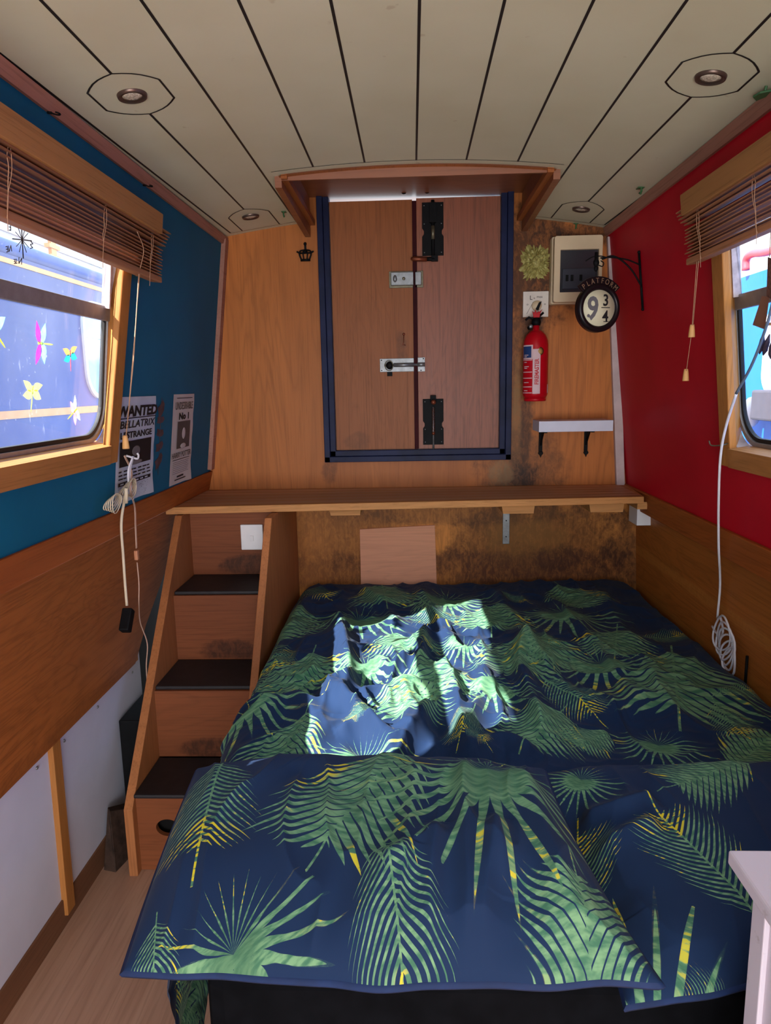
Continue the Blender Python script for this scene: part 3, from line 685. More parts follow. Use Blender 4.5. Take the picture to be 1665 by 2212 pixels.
# ------------------------------------------------------------------ door furniture
YD = YB+.012
def screws(m, pts, y, r=.0028):
    for x, z in pts: m.ball((x, y, z), (r, r*.5, r), 8, 6)
def tower_bolt(px0, px1, label, up):
    a = onY(*px0, YD); b = onY(*px1, YD); x0, x1, zt, zb = a.x, b.x, a.z, b.z; cx = (x0+x1)/2; h = zt-zb; wd = x1-x0
    root = empty('tower_bolt', (cx, YD, zb), label, 'bolt', 'black sprung bolts on the right door leaf')
    prof = [(-.5, 0), (-.5, .36), (-.42, .41), (-.42, .47), (-.5, .52), (-.5, 1), (.5, 1), (.5, .52), (.42, .47), (.42, .41), (.5, .36), (.5, 0)]
    prof = [(cx+p*wd, zb+q*h) for p, q in prof]
    m = MB(); m.prism(prof, YD-.004, YD, 'xz'); pt = m.build('plate', M['black'], root, bevel=.001)
    m = MB(); screws(m, [(cx+s*wd*.4, zb+q*h) for s in (-1, 1) for q in (.06, .34 if not up else .5+.1, .94)], YD-.005, .0022); m.build_each('screw', M['steel'], pt)
    if up:
        m = MB(); m.tube([(cx, YD-.012, zt+.005), (cx, YD-.012, zb-.012)], .0065, 10); m.box(cx-.012, cx+.012, YD-.020, YD-.004, zb+.45*h+.03, zt-.004); rd = m.build('bolt_rod', M['black'], root)
        m = MB(); m.tube([(cx, YD-.014, zb+.30*h), (cx, YD-.014, zb+.55*h)], .0070, 10); m.build('spring', M['brass'], rd)
        m = MB(); z = zb-.014; m.tube([(cx+.008, YD-.014, z), (cx-.028, YD-.018, z)], .008, 10); m.box(cx-.006, cx+.018, YD-.022, YD-.004, z-.008, z+.012); el = m.build('elbow', M['black'], root)
        m = MB(); m.tube([(cx-.024, YD-.019, z-.001), (cx-.05, YD-.022, z-.0), (cx-.074, YD-.024, z+.001), (cx-.082, YD-.020, z+.002)], [.0088, .0095, .0090, .005], 12); m.build('handle', M['copper'], el)
    else:
        m = MB(); m.tube([(cx, YD-.012, zt-.03), (cx, YD-.012, zb-.022)], .0036, 10); rd = m.build('bolt_rod', M['steel'], root)
        m = MB(); m.tube([(cx+.0055*math.cos(t), YD-.013+.0055*math.sin(t), zb+h*.28+(h*.52)*t/(2*math.pi*16)) for t in np.linspace(0, 2*math.pi*16, 16*14)], .0010, 5); m.ball((cx, YD-.013, zb+h*.25), .007); m.build('spring', M['copper'], rd)
        m = MB(); m.box(cx-.011, cx+.011, YD-.022, YD, zt-.012, zt+.014); el = m.build('elbow', M['black'], root, bevel=.002)
        m = MB(); m.tube([(cx, YD-.006, zt-.012), (cx, YD-.045, zt-.012), (cx, YD-.05, zt-.012)], [.0085, .0095, .006], 14); m.build('handle', M['copper'], el)
tower_bolt((911, 438), (958, 552), 'black sprung bolt high on the right door leaf with a copper elbow handle', True)
tower_bolt((913, 862), (958, 960), 'black sprung bolt low on the right door leaf shooting into the sill', False)
a, b = onY(840, 587, YD), onY(914, 621, YD); x0, x1, zt, zb = a.x, b.x, a.z, b.z
root = empty('night_latch', (x0, YD, zb), 'silver grey night latch box across the join of the doors', 'lock')
m = MB(); xc = XM-.002; m.box(x0, xc-.003, YD-.006, YD, zb, zt); m.box(xc+.003, x1, YD-.006, YD, zb, zt); m.build('back_plate', M['brass'], root, bevel=.001)
m = MB(); m.box(x0+.007, xc-.003, YD-.026, YD-.006, zb+.007, zt-.006); cs = m.build('case', M['steel'], root, bevel=.002)
m = MB(); m.box(xc+.003, x1-.007, YD-.024, YD-.006, zb+.007, zt-.006); m.build('keep', M['steel'], root, bevel=.002)
m = MB(); m.ball((x0+.023, YD-.032, (zt+zb)/2), (.0075, .006, .013)); m.tube([(x0+.023, YD-.026, (zt+zb)/2), (x0+.023, YD-.034, (zt+zb)/2)], .004); m.build('turn_knob', M['steel'], cs)
m = MB(); m.lathe([(.002, -.028), (.006, -.028), (.006, -.026), (.002, -.026)], 16, 'y', ((x0+xc)/2+.008, YD, (zt+zb)/2)); m.build('snib', M['brass'], root)
# barrel bolt with ring
a, b = onY(820, 775, YD), onY(918, 802, YD); x0, x1, zt, zb = a.x, b.x, a.z, b.z; zc_ = (zt+zb)/2
root = empty('barrel_bolt', (x0, YD, zb), 'shiny galvanised sliding bolt with a ring across the middle of the doors', 'bolt')
m = MB(); m.box(x0, xc-.004, YD-.003, YD, zb, zt); m.box(xc+.006, x1, YD-.003, YD, zb-.001, zt+.002); m.build('plate', M['steel'], root, bevel=.001)
m = MB(); m.tube([(x0+.018, YD-.010, zc_), (x1-.002, YD-.010, zc_)], .0045, 12); rd = m.build('bolt_rod', M['steel'], root)
m = MB(); m.tube([(x0+.055, YD-.010, zc_), (xc-.006, YD-.010, zc_)], .0078, 14); m.tube([(xc+.008, YD-.010, zc_), (x1-.001, YD-.010, zc_)], .0078, 14); m.build('barrel', M['steel'], root)
m = MB(); m.tube([(x0+.036+.015*math.cos(t), YD-.024-.004*math.sin(t), zc_-.002+.019*math.sin(t)) for t in np.linspace(0, 2*math.pi, 28)], .0016, 6); m.build('pull_ring', M['brass'], root)
m = MB(); m.ball((x0+.038, YD-.014, zc_-.001), (.014, .010, .015)); m.box(x0+.028, x0+.048, YD-.006, YD, zb-.016, zb); m.build('padlock_lug', M['black'], root)
m = MB(); screws(m, [(x0+.007, zt-.006), (x0+.007, zb+.006), (x1-.006, zt-.003), (x1-.016, zb+.004)], YD-.004, .0024); m.build_each('screw', M['black'], root)
# small dark hook on the left leaf
p = onY(872, 722, YD); m = MB(); m.ball((p.x, p.y-.003, p.z), (.005, .004, .005)); m.tube([(p.x, p.y-.003, p.z), (p.x-.001, p.y-.004, p.z-.03), (p.x-.006, p.y-.004, p.z-.040), (p.x+.006, p.y-.004, p.z-.041)], .0016, 6)
tag(m.build('door_hook', M['copper']), 'thin rusty hook hanging on the left door leaf above the sliding bolt', 'hook')
# crown coat hook
p = onY(660, 548, YB-.002); root = MB(); m = root; s = .026
m.box(p.x-.004, p.x+.004, p.y-.004, p.y, p.z+.01, p.z+.040); m.ball((p.x, p.y-.006, p.z+.034), .006)
for k in (-1, 1):
    m.tube(spline([(p.x, p.y-.006, p.z+.012), (p.x+k*.018, p.y-.010, p.z+.008), (p.x+k*.022, p.y-.012, p.z-.004), (p.x+k*.015, p.y-.010, p.z-.024)], 4), .0030, 7)
    m.tube(spline([(p.x, p.y-.006, p.z+.012), (p.x+k*.008, p.y-.012, p.z+.002), (p.x+k*.006, p.y-.012, p.z-.024)], 4), .0026, 7)
    m.tube([(p.x+k*.020, p.y-.01, p.z), (p.x+k*.032, p.y-.012, p.z+.006)], .003, 6)
m.tube([(p.x-.018, p.y-.010, p.z-.025), (p.x+.018, p.y-.010, p.z-.025)], .0045, 8); m.tube([(p.x-.02, p.y-.012, p.z-.0), (p.x+.02, p.y-.012, p.z)], .003, 8); m.ball((p.x, p.y-.014, p.z+.004), .006)
tag(m.build('coat_hook', M['black']), 'black iron crown shaped coat hook on the wood left of the doors', 'hook')

# ------------------------------------------------------------------ right of the door
# leaf plaque
p = onY(1156, 567, YB-.005)
def ruff(R0, amp, nlobe, ph, th, k2=3):
    q = random.Random(int(R0*1e4)); pts = []; k = 96
    for i in range(k):
        a = 2*math.pi*i/k; r = R0*(1+.10*math.cos(4*(a-math.pi/4+ph*.1)))*(1+amp*.5*abs(math.sin(nlobe*a/2+ph)))*(1+q.uniform(-.14, .14)); pts.append((r*math.cos(a), r*1.12*math.sin(a)))
    return pts
root = empty('leaf_plaque', (p.x, YB, p.z), 'yellow green leafy mask plaque on the dark stained wood', 'plaque')
m = MB()
for R0, z0, z1, nl, ph in ((.052, .0, .008, 8, .3), (.040, .008, .018, 7, 1.0), (.028, .016, .026, 6, .2)):
    O = ruff(R0, .22, nl, ph, 0); k = len(O); c = (0, 0)
    vs = [(p.x+a, YB-z0, p.z+b) for a, b in O]+[(p.x+a*.8, YB-z1-.004*math.sin(i*.9), p.z+b*.8) for i, (a, b) in enumerate(O)]+[(p.x+a*.4, YB-z1+.001, p.z+b*.4) for a, b in O]+[(p.x, YB-z1, p.z)]
    fs = [(i, (i+1) % k, k+(i+1) % k, k+i) for i in range(k)]+[(k+i, k+(i+1) % k, 2*k+(i+1) % k, 2*k+i) for i in range(k)]+[(2*k+i, 2*k+(i+1) % k, 3*k) for i in range(k)]
    m.add(vs, fs)
m.build('leaves', M['olive'], root, recalc=True)
m = MB(); m.ball((p.x, YB-.026, p.z-.002), (.017, .012, .023), 16, 10); m.ball((p.x, YB-.038, p.z-.002), (.004, .005, .009)); m.ball((p.x, YB-.036, p.z-.014), (.008, .004, .003))
for k in (-1, 1): m.ball((p.x+k*.008, YB-.035, p.z+.008), (.005, .004, .003)); m.ball((p.x+k*.010, YB-.034, p.z-.004), (.005, .005, .005))
m.build('face', M['olive'], root)
# fuse box
a, b = onY(1197, 506, 2.715), onY(1303, 652, 2.715)
root = empty('fuse_box', (a.x, YB, b.z), 'cream plastic fuse box with a smoked window, in the corner by the red wall', 'fuse box')
x0, x1, z1, z0 = a.x, b.x-.002, a.z, b.z
m = MB(); m.box(x0, x1, 2.755, YB, z0, z1); m.build('body', M['cream'], root, bevel=.006)
wx0, wx1, wz0, wz1 = x0+.026, x1-.016, z0+.038, z1-.052
m = MB(); O = rrect(x0+.004, x1-.004, z0+.004, z1-.004, .008, 4); I = rrect(wx0, wx1, wz0, wz1, .002, 4)
m.M = frame((0, 2.755, 0), (1, 0, 0), (0, 0, 1), (0, -1, 0)); m.ring(O, I, 0, .030); cv = m.build('cover', M['cream'], root, bevel=.002)
m = MB(); m.box(wx0, wx1, 2.742, 2.752, wz0, wz1); m.build('window', M['smoke'], cv)
m = MB(); m.box(wx0+.010, wx1-.008, 2.734, 2.742, wz0+.012, wz0+.085); fl_ = m.build('breaker_flap', plain('flap_grey', (58, 60, 70), .25), root, bevel=.003)
m = MB()
for dx in (.022, .040, .072): m.box(wx0+dx, wx0+dx+.010, 2.731, 2.734, wz0+.040, wz0+.062)
m.build_each('breaker_switch', M['black'], fl_, bevel=.001)
# isolator plate
a, b = onY(1130, 630, 2.788), onY(1184, 684, 2.788)
root = empty('pump_switch_panel', (a.x, YB, b.z), 'square white control plate with printed letters above the red extinguisher', 'switch plate')
m = MB(); m.box(a.x, b.x, 2.788, YB, b.z, a.z); m.build('plate', M['cream'] if False else plain('plate_white', (214, 204, 194), .4), root, bevel=.001)
cx = (a.x+b.x)/2; m = MB(); m.M = frame((cx, 2.788, a.z), (1, 0, 0), (0, 0, 1), (0, -1, 0))
m.text('L', .022, (-.018, -.030, .0003), .0003); m.text('u', .011, (-.006, -.027, .0003), .0003); m.text('max', .013, (.014, -.024, .0003), .0003)
m.tube([(-.010, -.038, .0005), (-.034, -.082, .0005)], .0006, 5); m.text('o', .012, (-.031, -.050, .0003), .0003); m.text('o', .012, (.034, -.050, .0003), .0003)
m.build('lettering', M['ink'], root)
m = MB(); m.M = frame((cx+.003, 2.788, (a.z+b.z)/2-.006), (1, 0, 0), (0, 0, 1), (0, -1, 0)); m.lathe([(.001, 0), (.019, 0), (.018, .010), (.001, .012)], 24); m.build('dial', M['cream'], root)
m = MB(); m.M = frame((cx+.003, 2.776, (a.z+b.z)/2-.006), (1, 0, 0), (0, 0, 1), (0, -1, 0)); m.prism([(-.006, -.014), (.004, -.018), (.016, .014), (.006, .010)], 0, .008); m.build('pointer', M['black'], root)
# extinguisher
a, b = onY(1130, 740, 2.735), onY(1183, 866, 2.735); cx = (a.x+b.x)/2; R = (b.x-a.x)/2-.001; zt = onY(1157, 715, 2.735).z; zb = b.z; yc = YB-.012-R
root = empty('fire_extinguisher', (cx, yc, zb), 'red fire extinguisher clipped to the wall right of the doors', 'fire extinguisher')
m = MB(); h = zt-zb
m.M = Matrix.Translation((cx, yc, zb)); m.lathe([(.001, .010), (R*.84, .010), (R*.97, .022), (R, .03), (R, h*.80), (R*.93, h*.88), (R*.75, h*.95), (R*.45, h), (R*.26, h+.004), (R*.26, h+.03), (.001, h+.03)], 40); m.build('cylinder', M['exred'], root)
m = MB(); m.M = Matrix.Translation((cx, yc, zb)); m.lathe([(.001, 0), (R*.86, 0), (R*.90, .006), (R*.86, .012), (.001, .014)], 36); m.build('base_ring', M['exred'], root)
def curved(m, a0, a1, z0, z1, rr, n=10):      # patch wrapped on the cylinder, angle 0 faces the room
    m.grid([[(cx+rr*math.sin(t), yc-rr*math.cos(t), z0), (cx+rr*math.sin(t), yc-rr*math.cos(t), z1)] for t in np.linspace(a0, a1, n)])
rr = R+.0006
m = MB(); m.smooth = True; curved(m, -.38, .22, zb+.028, zb+h*.74, rr); curved(m, 1.0, 1.35, zb+.03, zb+.062, rr)
for z in (.030, .052, .084, .106, .150): curved(m, -1.4, -.42, zb+z, zb+z+.003, rr)
curved(m, -1.4, -.38, zb+h*.60, zb+h*.80, rr-.0002)
lb = m.build('label', M['exwhite'], root, recalc=False)
m = MB(); m.smooth = True; curved(m, -1.35, -.5, zb+h*.62, zb+h*.78, rr+.0002); m.build('pictogram', M['exblue'], lb, recalc=False)
m = MB(); m.M = frame((cx, yc, zb+h*.70), (1, 0, 0), (0, 0, 1), (0, -1, 0)); m.M = m.M @ Matrix.Translation((.006, .002, R+.0012)); m.lathe([(.001, 0), (.016, -.0022), (.001, -.0028)], 24); m.build('seal', M['gold'], root)
def curved_text(body, size, a_c, zc0, mat, nm, sx=1, bold=0):
    m = MB(); m.text(body, size, (0, 0, 0), .0002, sx, 0, bold, 'CENTER')
    out = []
    for x, y, z in m.v:       # run the words up the cylinder
        th = a_c-(y-size*.35)/R; rad = rr+.0008+z; out.append((cx+rad*math.sin(th), yc-rad*math.cos(th), zc0+x))
    m.v = out; return m.build(nm, mat, lb, recalc=False)
curved_text('FIREMASTER', .020, -.07, zb+h*.42, M['exred'], 'lettering', .86, .0007)
m = MB()
for z, w0 in ((.120, .35), (.126, .5), (.068, .5), (.162, .3), (.168, .45), (.038, .4), (.142, .3)): curved(m, -1.2, -1.2+w0, zb+z, zb+z+.003, rr+.0002)
m.build_each('small_print', M['exwhite'], lb, recalc=False)
m = MB(); m.M = Matrix.Translation((cx, yc, zb+h+.02)); m.lathe([(.001, 0), (R*.34, 0), (R*.38, .012), (R*.30, .026), (.001, .028)], 20)
m.tube([(-.004, 0, .02), (-.028, -.004, .03), (-.040, -.004, .020)], .004, 8); m.tube([(0, 0, .024), (.026, -.004, .046)], .004, 8); m.box(-.030, .022, -.006, .006, .024, .029)
m.tube([(-.02, -.006, -.006), (-.03, -.012, -.01)], .007, 10); vl = m.build('valve', M['black'], root)
m = MB(); m.M = Matrix.Translation((cx, yc, zb+h+.02)); m.lathe([(.001, 0), (.007, 0), (.007, -.006), (.001, -.006)], 16, 'y', (-.022, -.014, -.004)); m.build('gauge', M['steel'], vl)
m = MB(); m.M = frame((cx, yc-.01, zb+h+.066), (1, 0, 0), (0, 0, 1), (0, -1, 0)); m.prism([(-.012, -.018), (.010, -.018), (.012, -.004), (.020, .012), (.010, .002), (.004, .004), (0, -.002), (-.006, .010), (-.010, -.002), (-.016, .006)], -.004, .004); m.build('safety_tag', M['exred'], vl, bevel=.001)
m = MB(); m.box(cx-R*.5, cx+R*.5, yc+R-.002, YB, zb+.05, zb+h*.7); m.build('wall_bracket', M['black'], root)
# white shelf with black brackets
root = empty('wall_shelf', (.6, YB, 1.2), 'short thick white shelf board on two black brackets right of the extinguisher', 'shelf')
a, b = onY(1170, 912, 2.66), onY(1324, 931, 2.66); c = onY(1147, 898, 2.8)
m = MB(); x0, x1, z1, z0 = a.x-.010, b.x, a.z+.003, b.z
m.box(x0, x1, 2.66, YB, z0, z1); m.build('board', M['lilac'], root, bevel=.001)
for px in (1168, 1266):
    q = onY(px, 960, 2.79); m = MB(); m.box(q.x-.007, q.x+.007, YB-.006, YB, z0-.085, z0); m.box(q.x-.006, q.x+.006, YB-.11, YB, z0-.006, z0)
    m.prism([(YB-.006, z0-.05), (YB-.06, z0-.006), (YB-.05, z0-.006), (YB-.006, z0-.062)], q.x-.003, q.x+.003, 'yz')
    m.M = frame((q.x, YB-.006, z0-.092), (1, 0, 0), (0, 0, 1), (0, -1, 0)); m.prism([(-.007, .008), (-.010, 0), (-.004, -.006), (0, -.016), (.004, -.006), (.010, 0), (.007, .008)], 0, .006)
    m.build('bracket', M['black'], root, bevel=.001)
# hanging round sign on scroll bracket from the red wall
yS = 2.40
root = empty('hanging_sign', WR(yS, 1.70, 0), 'round hanging sign reading platform 9 3/4 on a black iron bracket', 'sign')
A = onR(1380, 545, .003); Bp = onR(1388, 668, .003)
m = MB(); m.tube([A, Bp], .0042, 8); m.ball(A, .0055); m.ball(Bp, .0055)
sc_ = onY(1291, 666, A.y-.02); sx_, sz_ = sc_.x, sc_.z; ys = sc_.y
tp = onY(1300, 560, ys); a1 = onR(1382, 572, .004); e1 = onR(1386, 620, .004)
m.tube(spline([a1, a1.lerp(tp, .35)+Vector((0, 0, .010)), a1.lerp(tp, .75)+Vector((0, 0, .010)), tp+Vector((-.005, 0, .004))], 6), .0024, 7)
m.tube(spline([e1, e1.lerp(tp, .3)+Vector((0, 0, .032)), e1.lerp(tp, .7)+Vector((0, 0, .035)), tp+Vector((0, 0, .0))], 6), .0028, 7)
h1 = onY(1288, 552, ys)
m.tube([h1+Vector((0, 0, .010)), h1+Vector((0, 0, -.045))], .0055, 8)
m.tube(spline([h1+Vector((-.034, 0, -.016)), h1+Vector((-.012, 0, -.004)), h1+Vector((.012, 0, -.002)), h1+Vector((.03, 0, -.006))], 5), .0018, 6)
m.tube(spline([h1+Vector((.008, 0, -.030)), h1+Vector((.020, 0, -.034)), h1+Vector((.024, 0, -.024)), h1+Vector((.014, 0, -.016))], 5), .0018, 6)
m.ball(h1+Vector((0, 0, -.022)), (.010, .008, .012)); m.ball(h1+Vector((0, 0, -.040)), (.007, .007, .010))
m.build('bracket', M['black'], root)
yaw = .30; RS = abs(onY(1343, 666, ys).x-onY(1240, 666, ys).x)/2*1.0
SM = frame((sx_, ys, sz_), (math.cos(yaw), math.sin(yaw)*-1*-1, 0), (0, 0, 1), (math.sin(yaw), -math.cos(yaw), 0))
m = MB(); m.M = SM; m.lathe([(RS*.72, .006), (RS*.78, .010), (RS*.80, .014), (RS*.92, .014), (RS*.99, .008), (RS*1.0, -.012), (RS*.9, -.016), (RS*.001, -.016), (RS*.001, .004), (RS*.7, .004)], 56); rm = m.build('rim', M['blackm'], root)
m = MB(); m.M = SM; m.lathe([(.001, .005), (RS*.745, .005), (RS*.745, .0075), (.001, .0080)], 48); fc = m.build('face', M['creamdisc'], root)
m = MB(); m.M = SM
m.text('9', RS*1.32, (-RS*.30, -RS*.46, .009), .0005, .82, 0, .0022)
m.ball((-RS*.50, -RS*.32, .009), (RS*.07, RS*.07, .0006)); m.build('large_numeral', M['greynum'], fc)
m = MB(); m.M = SM
m.text('3', RS*.66, (RS*.30, RS*.10, .009), .0005, .86, 0, .0009); m.text('4', RS*.66, (RS*.30, -RS*.56, .009), .0005, .86, 0, .0009)
m.box(RS*.10, RS*.50, RS*.005, RS*.035, .0085, .0095); m.box(RS*.22, RS*.46, -RS*.565, -RS*.54, .0085, .0095); m.build('fraction', M['ink'], fc)
m = MB(); m.M = SM; o_ = []
O = arc((0, -RS*.04), RS*1.34, math.radians(42), math.radians(136), 20); I = arc((0, -RS*.04), RS*.99, math.radians(136), math.radians(42), 20)
m.prism(O+I, -.006, .004); ar = m.build('arch', M['blackm'], root, bevel=.001)
m = MB()
for i, ch in enumerate('PLATFORM'):
    a = math.radians(129-i*(80/7)); r_ = RS*1.06
    m.M = SM @ Matrix.Translation((r_*math.cos(a), r_*math.sin(a)-RS*.04, .006)) @ Matrix.Rotation(a-math.pi/2, 4, 'Z'); m.text(ch, RS*.31, (0, 0, 0), .0005, .8)
m.build('lettering', M['bronze'], ar)

# ------------------------------------------------------------------ posters and stencil on the blue wall
def poster(c4, label, mat, fn, name='poster'):
    """c4: tl, tr, br, bl sight points; the sheet lies on the blue wall"""
    P = [onL(*p, .0015) for p in c4]; root = empty(name, (P[3]+P[2])/2, label, 'poster', 'printed posters on the blue wall')
    y0 = (P[0].y+P[3].y)/2; y1 = (P[1].y+P[2].y)/2; z0 = min(P[2].z, P[3].z); z1 = P[0].z
    H_ = (z1-z0)/UL.z; Wd = y1-y0; m = MB(); m.smooth = True; m.M = ML(y0, z0, .0)
    g = [[(Wd*i/8, H_*j/14+.0, .0012+.0022*abs(math.sin(i*1.3+j*.8))*(i/8)+(.006*(1-j/4)**2 if j < 4 and i > 6 else 0)) for j in range(15)] for i in range(9)]; m.grid(g)
    m.build('paper', mat, root, recalc=False); fn(root, Wd, H_, ML(y0, z0, .0042)); return root
def dot_block(m, x0, x1, y0, y1, n, r=random.Random(4)):
    for _ in range(n):
        a, b = r.uniform(x0, x1), r.uniform(y0, y1); s_ = r.uniform(.0008, .002); m.add([(a, b, 0), (a+s_*1.5, b, 0), (a+s_*1.5, b+s_, 0), (a, b+s_, 0)], [(0, 1, 2, 3)], False)
def portrait(m_bg, m_fg, x0, x1, y0, y1):
    m_bg.add([(x0, y0, 0), (x1, y0, 0), (x1, y1, 0), (x0, y1, 0)], [(0, 1, 2, 3)], False)
    cx_, cy_ = (x0+x1)/2, (y0+y1)/2; w_, h_ = (x1-x0), (y1-y0)
    m_fg.ball((cx_, cy_+h_*.05, .0003), (w_*.13, h_*.22, .0003), 16, 6); m_fg.ball((cx_, cy_-h_*.42, .0003), (w_*.22, h_*.10, .0003), 12, 6)
def wanted(root, Wd, H_, Mx):
    k = MB(); k.M = Mx; g = MB(); g.M = Mx; f = MB(); f.M = Mx
    k.text('WANTED', H_*.135, (Wd*.5, H_*.82, 0), .0002, Wd/(H_*.135*4.1), .1, .0016)
    k.box(0, Wd, H_*.797, H_*.806, 0, .0004)
    k.text('BELLATRIX', H_*.10, (Wd*.5, H_*.71, 0), .0002, Wd*.95/(H_*.10*5.0), .15, .0003); k.text('LESTRANGE', H_*.085, (Wd*.48, H_*.615, 0), .0002, Wd*.92/(H_*.085*5.8), 0, .0006)
    portrait(k, g, Wd*.06, Wd*.90, H_*.35, H_*.585)
    for i in range(3):
        for j in range(7): k.box(Wd*(.05+.125*j), Wd*(.05+.125*j+.07+.02*((i+j) % 3)), H_*(.30-i*.034), H_*(.312-i*.034), 0, .0002)
    k.box(Wd*.05, Wd*.92, H_*.17, H_*.205, 0, .0002)
    for j in range(6): f.box(Wd*(.10+.13*j), Wd*(.10+.13*j+.08), H_*.181, H_*.194, .0003, .0005)
    dot_block(k, Wd*.05, Wd*.95, H_*.02, H_*.16, 130)
    k.build('print', M['ink'], root, recalc=False); g.build('portrait', M['inkg'], root); f.build('small_print', M['paper2'], root)
def number1(root, Wd, H_, Mx):
    k = MB(); k.M = Mx; g = MB(); g.M = Mx; f = MB(); f.M = Mx
    k.box(Wd*.12, Wd*.88, H_*.955, H_*.962, 0, .0003)
    f.text('UNDESIRABLE', H_*.115, (Wd*.5, H_*.835, 0), .0002, Wd*.84/(H_*.115*6.1), 0, .0002)
    k.text('No 1', H_*.10, (Wd*.52, H_*.725, 0), .0002, Wd*.5/(H_*.10*2.0), 0, .0012)
    portrait(f, g, Wd*.22, Wd*.84, H_*.40, H_*.70)
    f.text('HARRY POTTER', H_*.085, (Wd*.48, H_*.30, 0), .0002, Wd*.86/(H_*.085*6.6), 0, .0003)
    k.box(Wd*.06, Wd*.88, H_*.275, H_*.281, 0, .0003)
    for i in range(7): k.box(Wd*.08, Wd*(.86-.03*(i % 3)), H_*(.25-i*.021), H_*(.253-i*.021), 0, .0002)
    k.box(Wd*.3, Wd*.62, H_*.075, H_*.092, 0, .0002); k.box(Wd*.2, Wd*.74, H_*.045, H_*.056, 0, .0002)
    k.build('print', M['ink'], root, recalc=False); g.build('portrait', M['paper'], root); f.build('grey_print', plain('sepia_ink', (84, 76, 74), .7), root, recalc=False)
poster([(254, 858), (337, 858), (326, 1062), (249, 1085)], 'black and white WANTED poster pinned beside the left window frame', M['paper2'], wanted)
poster([(372, 852), (418, 852), (410, 1033), (369, 1044)], 'narrow pinkish UNDESIRABLE poster nearest the corner on the blue wall', M['paper'], number1)
m = MB(); p = onL(345, 950, .0016); z0 = p.z; m.M = frame(p, (0, 1, 0), UL, NL)
for i, (dy, wdt, hh, rr_) in enumerate(((.096, .046, .030, .5), (.062, .050, .016, 0), (.022, .048, .018, -.12), (-.020, .050, .020, .15), (-.066, .052, .026, .45))):
    q = [(-.5, -.4), (-.2, -.55), (.3, -.45), (.5, 0), (.35, .5), (-.1, .4), (-.45, .5), (-.4, 0)]
    c_, s_ = math.cos(rr_), math.sin(rr_); wdt *= 1.35; hh *= 1.25; m.prism([(a*wdt*c_-b*hh*s_, dy+a*wdt*s_+b*hh*c_) for a, b in q], 0, .0004)
m.box(-.002, .001, -.11, .13, 0, .0003)
tag(m.build('signpost_stencil', M['brownp'], recalc=True), 'faint brown stencil of stacked signpost arms between the two posters', 'wall decal')

# ------------------------------------------------------------------ long shelf, battens, lower wall things
root = empty('long_shelf', (0, 2.6, .94), 'long pine plank shelf across the cabin under the doors', 'shelf')
m = MB(); zt, zb = .957, .932
m.hexa([(-.850, 2.378, zt), (.806, 2.485, zt-.001), (.835, YB, zt), (-.826, YB, zt), (-.850, 2.378, zb), (.806, 2.485, zb), (.835, YB, zb), (-.826, YB, zb)])
m.build('board', M['shelf'], root, bevel=.002)
m = MB()
for i in range(5):
    y_a = .06+.18*i
    def Y(x, t): return (2.378+(x+.85)/1.656*.107)*(1-t)+YB*t
    m.add([(-.84, Y(-.84, y_a), zt+.0006), (.80, Y(.8, y_a), zt+.0006), (.80, Y(.8, y_a+.15), zt+.0006), (-.84, Y(-.84, y_a+.15), zt+.0006)], [(0, 1, 2, 3)])
m.build_each('grain_strip', M['shelftop'], root)
for i, (pa, pb, lab) in enumerate((((710, 1100), (780, 1112), 'left'), ((1083, 1095), (1155, 1108), 'middle'), ((1272, 1092), (1348, 1105), 'right'))):
    a = onY(*pa, 2.46+.03*i); b = onY(*pb, 2.46+.03*i)
    m = MB(); m.hexa([(a.x, a.y, .9315), (b.x, a.y, .9315), (b.x+.0, YB, .9315), (a.x, YB, .9315), (a.x+.006, a.y, b.z-.002), (b.x-.004, a.y, b.z-.002), (b.x, YB, b.z), (a.x, YB, b.z)])
    m.build('bearer', M['shelf'], root, bevel=.001)
m = MB(); m.box(.795, .83, 2.52, YB, .905, .931); m.build('bearer', M['shelf'], root, bevel=.001)
a, b = onY(1376, 1108, 2.62), onY(1420, 1135, 2.62); m = MB(); m.box(a.x, .885, 2.62, 2.72, b.z, .90); m.v = [(x, y, z) for x, y, z in m.v]
tag(m.build('shelf_block', M['white'], bevel=.002), 'small white block under the right end of the long shelf', 'block')
a, b = onY(1086, 1109, 2.79), onY(1100, 1175, 2.79)
root = empty('metal_strap', (a.x, YB, b.z), 'short galvanised metal strap on the stained wall below the shelf', 'bracket')
m = MB(); m.box(a.x, b.x, 2.790, YB-.004, b.z, .93); m.build('strip', M['steel'], root, bevel=.001)
m = MB(); xx = (a.x+b.x)/2
for z in (b.z+.03, b.z+.095): m.lathe([(.0005, 2.7885), (.0025, 2.7885), (.0025, 2.790)], 10, 'y', (xx, 0, z))
m.build_each('screw_hole', M['black'], root)
m = MB(); c4 = [onY(*p, YB-.008) for p in ((777, 1143), (939, 1134), (944, 1285), (780, 1285))]
m.prism([(p.x, p.z) for p in c4[::-1]], YB-.012, YB-.004, 'xz'); tag(m.build('plywood_patch', M['ply'], bevel=.001), 'pinkish square of bare plywood on the wall behind the bed', 'board')

